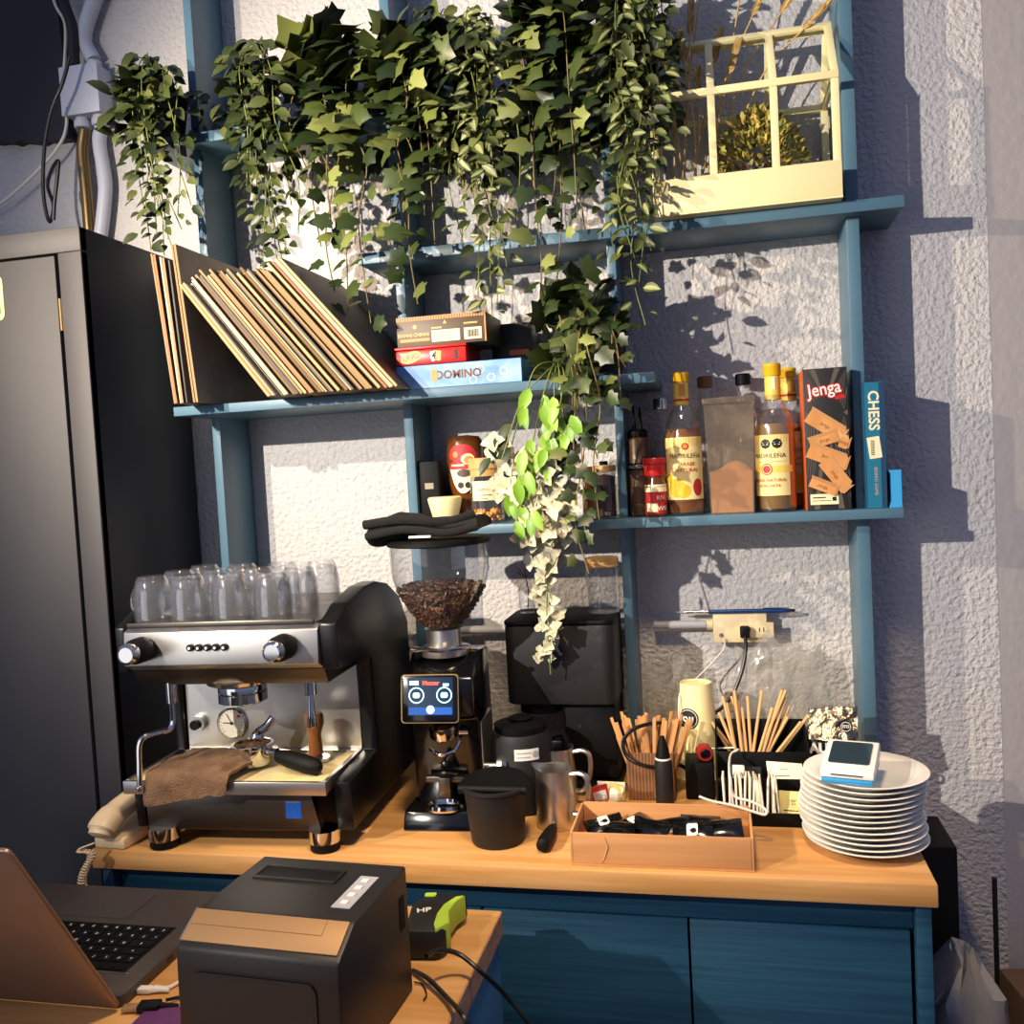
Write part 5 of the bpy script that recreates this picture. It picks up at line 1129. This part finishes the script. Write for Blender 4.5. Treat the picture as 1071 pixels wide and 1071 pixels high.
# coffee bag
cgb = thing('coffee_bag', 'black coffee bag with white lettering and a folded silver top behind the plates', 'bag', (.176, -.185, ZC+.0003))
b = B(); vs = []; fs = []; n = 28
for i, (w_, d_, z) in enumerate(((.040, .024, 0), (.042, .026, .01), (.043, .025, .06), (.042, .020, .095), (.041, .012, .112))):
    for k in range(n):
        a = 2*PI*k/n; s_ = lambda c: math.copysign(abs(c)**.55, c); vs.append((w_*s_(math.cos(a)), d_*s_(math.sin(a))+.0015*mnoise.noise(Vector((k*.5, z*60, 1))), z))
for i in range(4):
    for k in range(n): fs.append((i*n+k, i*n+(k+1) % n, (i+1)*n+(k+1) % n, (i+1)*n+k))
fs += [tuple(range(n))[::-1], tuple(4*n+k for k in range(n))]; b.faces(vs, fs); b.obj('body', 'black_soft', cgb)
b = B(); vs = []; fs = []; nu, nv = 16, 8
for L_ in (0, 1):
    for i in range(nu+1):
        for j in range(nv+1):
            u, v_ = i/nu, j/nv; vs.append((-.040+.082*u+.003*v_, -.030+.018*v_+.004*mnoise.noise(Vector((u*7, v_*3, 4)))+.0012*L_-.010*(1-v_)*math.sin(PI*u), .100+.050*v_+.004*u*v_))
N = (nu+1)*(nv+1)
for L_ in (0, 1):
    for i in range(nu):
        for j in range(nv):
            f = (L_*N+i*(nv+1)+j, L_*N+(i+1)*(nv+1)+j, L_*N+(i+1)*(nv+1)+j+1, L_*N+i*(nv+1)+j+1); fs.append(f if L_ else f[::-1])
b.faces(vs, fs); b.obj('folded_top', 'foil', cgb, smooth=40)
b = B(); b.text('AUTRO', .024, T(.0, -.0268, .082) @ FRONT, .0004, 0, bold=.0014, sx=.95); b.prism([(q[0]*.0105+.022, q[1]*.0105+.124) for q in arcpts(1, 0, 2*PI, 20)[:-1]], .0345, .0355, 1, M=FRONT); b.lathe([(.0085, 0), (.0085, .0004), (.0075, .0004), (.0075, 0)], 20, 0, M=T(.022, -.0356, .124) @ FRONT, cap=False); b.text('ITO', .007, T(.022, -.0358, .124) @ FRONT, .0002, 0, bold=.0003); b.obj('lettering', ['white', 'ink_black'], cgb, smooth=0)
# plates
pt0 = B().lathe([(0, .0015), (.052, .0015), (.055, 0), (.058, .0005), (.066, .0060), (.0895, .0155), (.0905, .0168), (.0890, .0176), (.066, .0092), (.056, .0040), (0, .0036)], 56).obj('plate', 'white_gloss', smooth=50)
R = random.Random(40); NP = 13; pxy = (.198, -.420)
for k in range(NP):
    o = pt0 if k == 0 else pt0.copy()
    if k: COL.objects.link(o)
    lab = 'white plate in the tall stack at the right end of the counter'
    if k == 0: lab = 'bottom white plate of the tall stack at the right end of the counter'
    if k == NP-1: lab = 'top white plate of the stack, carrying the card reader'
    tag(o, lab, 'plate', 'stacked white plates', loc=(pxy[0]-.006*math.sin(k*.28)+R.uniform(-.0015, .0015), pxy[1]+R.uniform(-.001, .001), ZC+.0003+.0084*k), rot=(0, 0, k))
zr = ZC+.0003+.0084*(NP-1)+.0178
cdv = thing('card_reader', 'white and blue card reader with a dark screen on top of the plates', 'card reader', (pxy[0]-.022, pxy[1]-.030, zr), math.radians(-14))
SX = Matrix(((0, 0, 1, 0), (1, 0, 0, 0), (0, 1, 0, 0), (0, 0, 0, 1)))
B().prism([(-.052, .0), (.048, .0), (.050, .012), (-.054, .009)], -.036, .036, M=SX, bev=.003).obj('lower_shell', 'sky_blue', cdv)
B().prism([(-.054, .0095), (.050, .0125), (.049, .036), (.042, .038), (-.052, .020)], -.0375, .0375, M=SX, bev=.003).obj('upper_shell', 'white', cdv)
sl = math.atan2(.018, .094); CM = T(0, -.005, .0295) @ Rx(sl); b = B(); b.prism(rr(.058, .066, .004), -.0004, .0010, M=CM @ T(0, .008, 0)); b.obj('screen', 'screen_dark', cdv); b = B(); b.box(-.022, .022, -.0545, -.0535, .0145, .0160); b.obj('card_slot', 'ink_black', cdv)
# clear plastic bags leaning on the wall
def film(name, label, x, y, w, h, seed, m='film', z=ZC+.0005):
    b = B(); nu, nv = 30, 26; vs = []; fs = []
    for L_ in (0, 1):
        for i in range(nu+1):
            for j in range(nv+1):
                u, v_ = i/nu, j/nv; q = Vector((u*5+seed, v_*5, L_*3.1)); e = math.sin(PI*u)**.5*(1-v_*.4)
                vs.append(((u-.5)*w*(1-.18*v_*(1+mnoise.noise(Vector((v_*3, seed, 0)))))+.006*mnoise.noise(q*1.7), (L_*2-1)*.018*e+.012*mnoise.noise(q)+.004*mnoise.noise(q*3), h*v_*(1+.16*mnoise.noise(Vector((u*4, seed, 2)))*v_)))
    N = (nu+1)*(nv+1)
    for L_ in (0, 1):
        for i in range(nu):
            for j in range(nv): fs.append((L_*N+i*(nv+1)+j, L_*N+(i+1)*(nv+1)+j, L_*N+(i+1)*(nv+1)+j+1, L_*N+i*(nv+1)+j+1))
    b.faces(vs, fs); tag(b.obj(name, m, smooth=60), label, 'bag', loc=(x, y, z))
film('plastic_bag', 'crumpled clear plastic bag against the wall behind the stirrer holder', -.112, -.070, .105, .205, 3.3)
film('plastic_bag', 'large clear plastic bag against the wall behind the wooden straws', .10, -.060, .20, .24, 8.1)

# ------------------------------------------------------------------ telephone at the left end
tp = thing('telephone', 'beige desk telephone with its handset, left of the espresso machine', 'telephone', (-1.014, -.475, ZC+.0003), math.radians(-5))
B().prism([(-.075, 0), (.085, 0), (.085, .050), (-.075, .018)], -.036, .026, M=SX, bev=.004).obj('base', 'phone_plastic', tp)
b = B(); hs = [(-.004, -.098, .030), (-.004, -.085, .044), (-.004, -.05, .056), (-.004, .0, .064), (-.004, .05, .068), (-.004, .075, .062)]
b.tube(bez(hs, 6), [.010]+[.0165]*3+[.021]*7+[.019]*10+[.021]*9+[.014], 14, M=Matrix.Diagonal((1.15, 1, 1, 1))); b.obj('handset', 'phone_plastic', tp)
pA = onz(93, 884, ZC+.022); pts = []
ctrl = bez([(tp.location.x-.014, -.582, ZC+.024), tuple(pA+Vector((-.012, -.010, -.004))), tuple(at(96, 893, -.585)), tuple(at(88, 912, -.585)), tuple(at(86, 925, -.583)), tuple(at(92, 932, -.580))], 40)
acc = 0
for i, q in enumerate(ctrl):
    if i: acc += (q-ctrl[i-1]).length
    f = 1 if i > 50 else .0; a = acc*2*PI/.0052; pts.append(Vector(q)+Vector((.0062*math.cos(a)*f, .0062*math.sin(a)*f, 0)))
tag(B().tube(pts, .0015, 6).obj('coiled_cord', 'phone_plastic'), 'coiled beige telephone cord hanging over the left end of the counter', 'cord')

# ------------------------------------------------------------------ near table with printer, laptop, scanner
ZT = .896
tb = thing('service_table', 'wooden-topped service table with a blue side in the foreground', 'table', (-.9, -.95, 0))
tx0, tx1, ty0, ty1 = -1.30, -.327, -1.30, -.641
b = B().box(tx0+.9, tx1+.9, ty0+.95, ty1+.95, ZT-.034, ZT-.0002, .002); b.obj('table_top', 'wood', tb)
B().box(tx1+.9-.0000, tx1+.9+.0015, ty0+.952, ty1+.948, ZT-.033, ZT-.001).obj('end_grain', 'wood_end', tb)
B().box(tx1+.9-.025, tx1+.9-.003, ty0+.96, ty1+.94, 0, ZT-.0345, .001).obj('side_panel', 'table_blue', tb); B().box(tx0+.91, tx1+.9-.026, ty1+.91, ty1+.93, .0, ZT-.0345, .001).obj('rear_panel', 'table_blue', tb); B().box(tx0+.9, tx0+.922, ty0+.96, ty1+.94, 0, ZT-.0345, .001).obj('side_panel', 'table_blue', tb)
rp = thing('receipt_printer', 'black receipt printer with a bronze front lip on the near table', 'printer', (-.491, -.932, ZT), math.radians(-3.5))
rw, rh = .097, .154
B().prism([(-.098, 0), (.090, 0), (.090, rh), (-.052, rh), (-.086, rh-.019), (-.094, rh-.024), (-.096, rh-.04)], -rw, rw, M=SX, bev=.0035).obj('body', 'printer_black', rp)
PMt = T(0, -.0695, rh-.0095) @ Rx(math.atan2(.019, .034)); b = B(); b.prism([(-rw+.001, -.020), (rw-.005, -.020), (rw-.005, .019), (-rw+.001, .019)], -.001, .0018, M=PMt, bev=.0008); b.obj('front_lip', 'copper_panel', rp)
b = B(); b.box(-rw+.004, .066, -.0006, .0002, .0016, .0021, M=PMt); b.box(.066, .0666, .0, .019, .0016, .0021, M=PMt); b.obj('lip_groove', 'kraft_dark', rp, smooth=0)
B().box(-rw+.0008, -rw+.0022, -.020, .019, .0016, .0026, M=PMt).obj('lip_edge', 'steel', rp)
b = B(); b.prism([(-.074, .030), (.030, .030), (.030, .058), (-.074, .058)], rh-.0002, rh+.0012, mi=0); 
b.obj('paper_slot', 'black', rp)
b = B(); b.box(-.076, .032, .027, .0305, rh, rh+.0025); b.box(-.076, .032, .0578, .061, rh, rh+.0025); b.box(-.076, -.0735, .0306, .0577, rh, rh+.0025); b.box(.0295, .032, .0306, .0577, rh, rh+.0025); b.obj('slot_frame', 'printer_black', rp)
b = B(); b.box(.055, .078, -.026, .052, rh+.0002, rh+.0012); b.obj('button_plate', 'pvc_grey', rp)
for k in range(4): b = B(); b.box(.062, .070, -.018+.018*k, -.010+.018*k, rh+.0013, rh+.0022); b.obj('button', 'white', rp)
b = B(); b.prism(rr(.150, .10, .012), .0, .0012, M=T(-.004, -.098, .058) @ FRONT); b.prism(rr(.144, .095, .011), .0012, .0014, M=T(-.004, -.098, .058) @ FRONT); b.obj('front_cover', 'printer_black', rp)
b = B(); b.box(rw-.0006, rw+.0006, .062, .076, .085, .125); b.obj('side_latch', 'black', rp)
# laptop, its lid turned towards the viewer
lp = thing('laptop', 'open laptop seen from behind its bronze-lit lid at the lower left', 'laptop', (-.910, -.935, ZT+.0012))
B().prism(rr(.360, .275, .010), 0, .0145, M=T(0, .1375, 0), bev=.002).obj('base', 'laptop_grey', lp)
b = B(); R = random.Random(3); kb_ = B(); kb_.box(-.150, .150, .050, .165, .0146, .0148); kd = kb_.obj('keyboard_well', 'black', lp, smooth=0)
for r_ in range(6):
    x = -.147
    while x < .140:
        w_ = .0185 if not (r_ in (2, 3) and x > .105) else .036; w_ = min(w_, .147-x); kk = B().box(x, x+w_-.0025, .053+.0185*r_, .0695+.0185*r_ if r_ else .062, .0150, .0162, .0005); kk.text(random.choice('ASDFGHJKLQWERTY1234567'), .006, T(x+w_*.45, .0605+.0185*r_, .0163), .0001, 1) if r_ else None
        ko = kk.obj('key', ['black', 'white'], lp, smooth=0); x += w_
b = B(); b.box(-.060, .060, .180, .255, .0146, .0151); b.obj('touchpad', 'laptop_grey', lp); b = B(); b.box(-.155, .155, .047, .0485, .0146, .0154); b.obj('hinge_strip', 'steel', lp, smooth=0)
for y in (.095, .120, .145): b = B(); b.box(.1794, .1806, y, y+.013, .004, .010); b.obj('port', 'ink_black', lp, smooth=0)
la = math.atan2(.155, .262); b = B(); b.prism(rr(.360, .300, .008), -.0025, .0025, M=T(0, -.0035, .004) @ Rx(PI/2+la) @ T(0, .150, 0), bev=.001); b.obj('lid', 'laptop_metal', lp)
b = B(); b.prism(rr(.350, .288, .005), -.0030, -.0026, M=T(0, -.0035, .004) @ Rx(PI/2+la) @ T(0, .150, 0)); b.obj('display', 'screen_dark', lp)
# cables and plugs between laptop and printer
def tplug(name, label, px, py, m, ln, rz_, tip=None, r=(.0085, .0045)):
    v = onz(px, py, ZT+.007); t = thing(name, label, 'plug', (v.x, v.y, ZT+.0012), rz_); B().box(0, ln, -r[0], r[0], 0, r[1]*2, .0015).obj('shell', m, t)
    if tip: B().box(-.019, -.0002, -.006, .006, .002, .0065, .0004).obj('metal_tip', tip, t)
    b = B(); b.tube([(ln, 0, r[1]), (ln+.010, 0, r[1]), (ln+.022, .0, r[1]*.8)], [.0045, .003, .0024], 8); b.obj('strain_relief', m, t); return t
tplug('charger_plug', 'white plug in the side of the laptop', 143, 1033, 'white', .020, .12, 'steel', (.0052, .0034)); tplug('usb_plug', 'black USB plug with a bare metal tip beside the laptop', 145, 1052, 'black', .026, .22, 'copper_panel')
def tcord(pts, r, m, label, z=None):
    P = [onz(a, c, ZT+r+.0008+dz) for a, c, dz in pts]; tag(B().tube(bez(P, 8), r, 8).obj('cable', m), label, 'cable')
tcord([(162, 1032, .002), (176, 1033, .0), (192, 1026, .0), (215, 1030, 0)], .0024, 'cable_white', 'short white cable from the laptop plug to the printer')
tcord([(174, 1046, .004), (188, 1043, .0), (205, 1042, 0), (225, 1045, 0)], .0022, 'cable_black', 'short black cable from the USB plug to the printer')
o = B().prism(rr(.10, .08, .006), 0, .004).obj('purple_notebook', 'purple'); v = onz(178, 1078, ZT); tag(o, 'purple card lying in front of the printer corner', 'card', loc=(v.x, v.y, ZT+.0005))
# green and black handheld scanner
scn = thing('barcode_scanner', 'black and lime green handheld scanner lying behind the printer', 'scanner', (-.398, -.735, ZT+.0005), math.radians(8))
b = B(); b.prism([(-.030, -.050), (.018, -.052), (.026, -.030), (.020, .000), (.026, .028), (.040, .052), (.034, .060), (-.010, .060), (-.034, .030)], 0, .040, bev=.008); b.obj('body', 'black_soft', scn)
b = B(); b.prism([(.012, -.0505), (.0285, -.030), (.0225, .000), (.029, .028), (.0395, .046), (.026, .043), (.012, .020), (.007, -.005), (.007, -.034)], .006, .0415, bev=.003); b.obj('green_grip', 'lime', scn)
b = B(); b.prism(rr(.016, .010, .003), .0402, .0415, M=T(-.010, .048, 0)); b.obj('green_button', 'lime', scn); b = B(); b.text('HP', .016, T(-.012, .004, .0405) @ Rz(.2), .0002, 0, bold=.0004); b.obj('lettering', 'white', scn, smooth=0)
P = [onz(446, 1000, ZT+.045), onz(458, 994, ZT+.040), onz(480, 998, ZT+.030), onz(505, 1018, ZT+.012)]+[tuple(at(a, c, -.78)) for a, c in ((528, 1040), (550, 1066), (575, 1100))]
tag(B().tube(bez(P, 8), .0030, 8).obj('cable', 'cable_black'), 'black cable from the scanner curving over the table edge', 'cable')
P = [onz(432, 1015, ZT+.004), onz(448, 1024, ZT+.010), onz(468, 1044, ZT+.010)]+[tuple(at(a, c, -.93)) for a, c in ((484, 1062), (496, 1085))]
tag(B().tube(bez(P, 8), .0030, 8).obj('cable', 'cable_black'), 'black cable from the printer rear running down over the table edge', 'cable')
P = [onz(433, 1027, ZT+.003), onz(442, 1030, ZT+.002), onz(446, 1040, ZT+.002), onz(443, 1046, ZT+.002)]
tag(B().tube(bez(P, 8), .0010, 6).obj('loose_wire', 'cable_black'), 'thin black wire end beside the printer', 'wire')
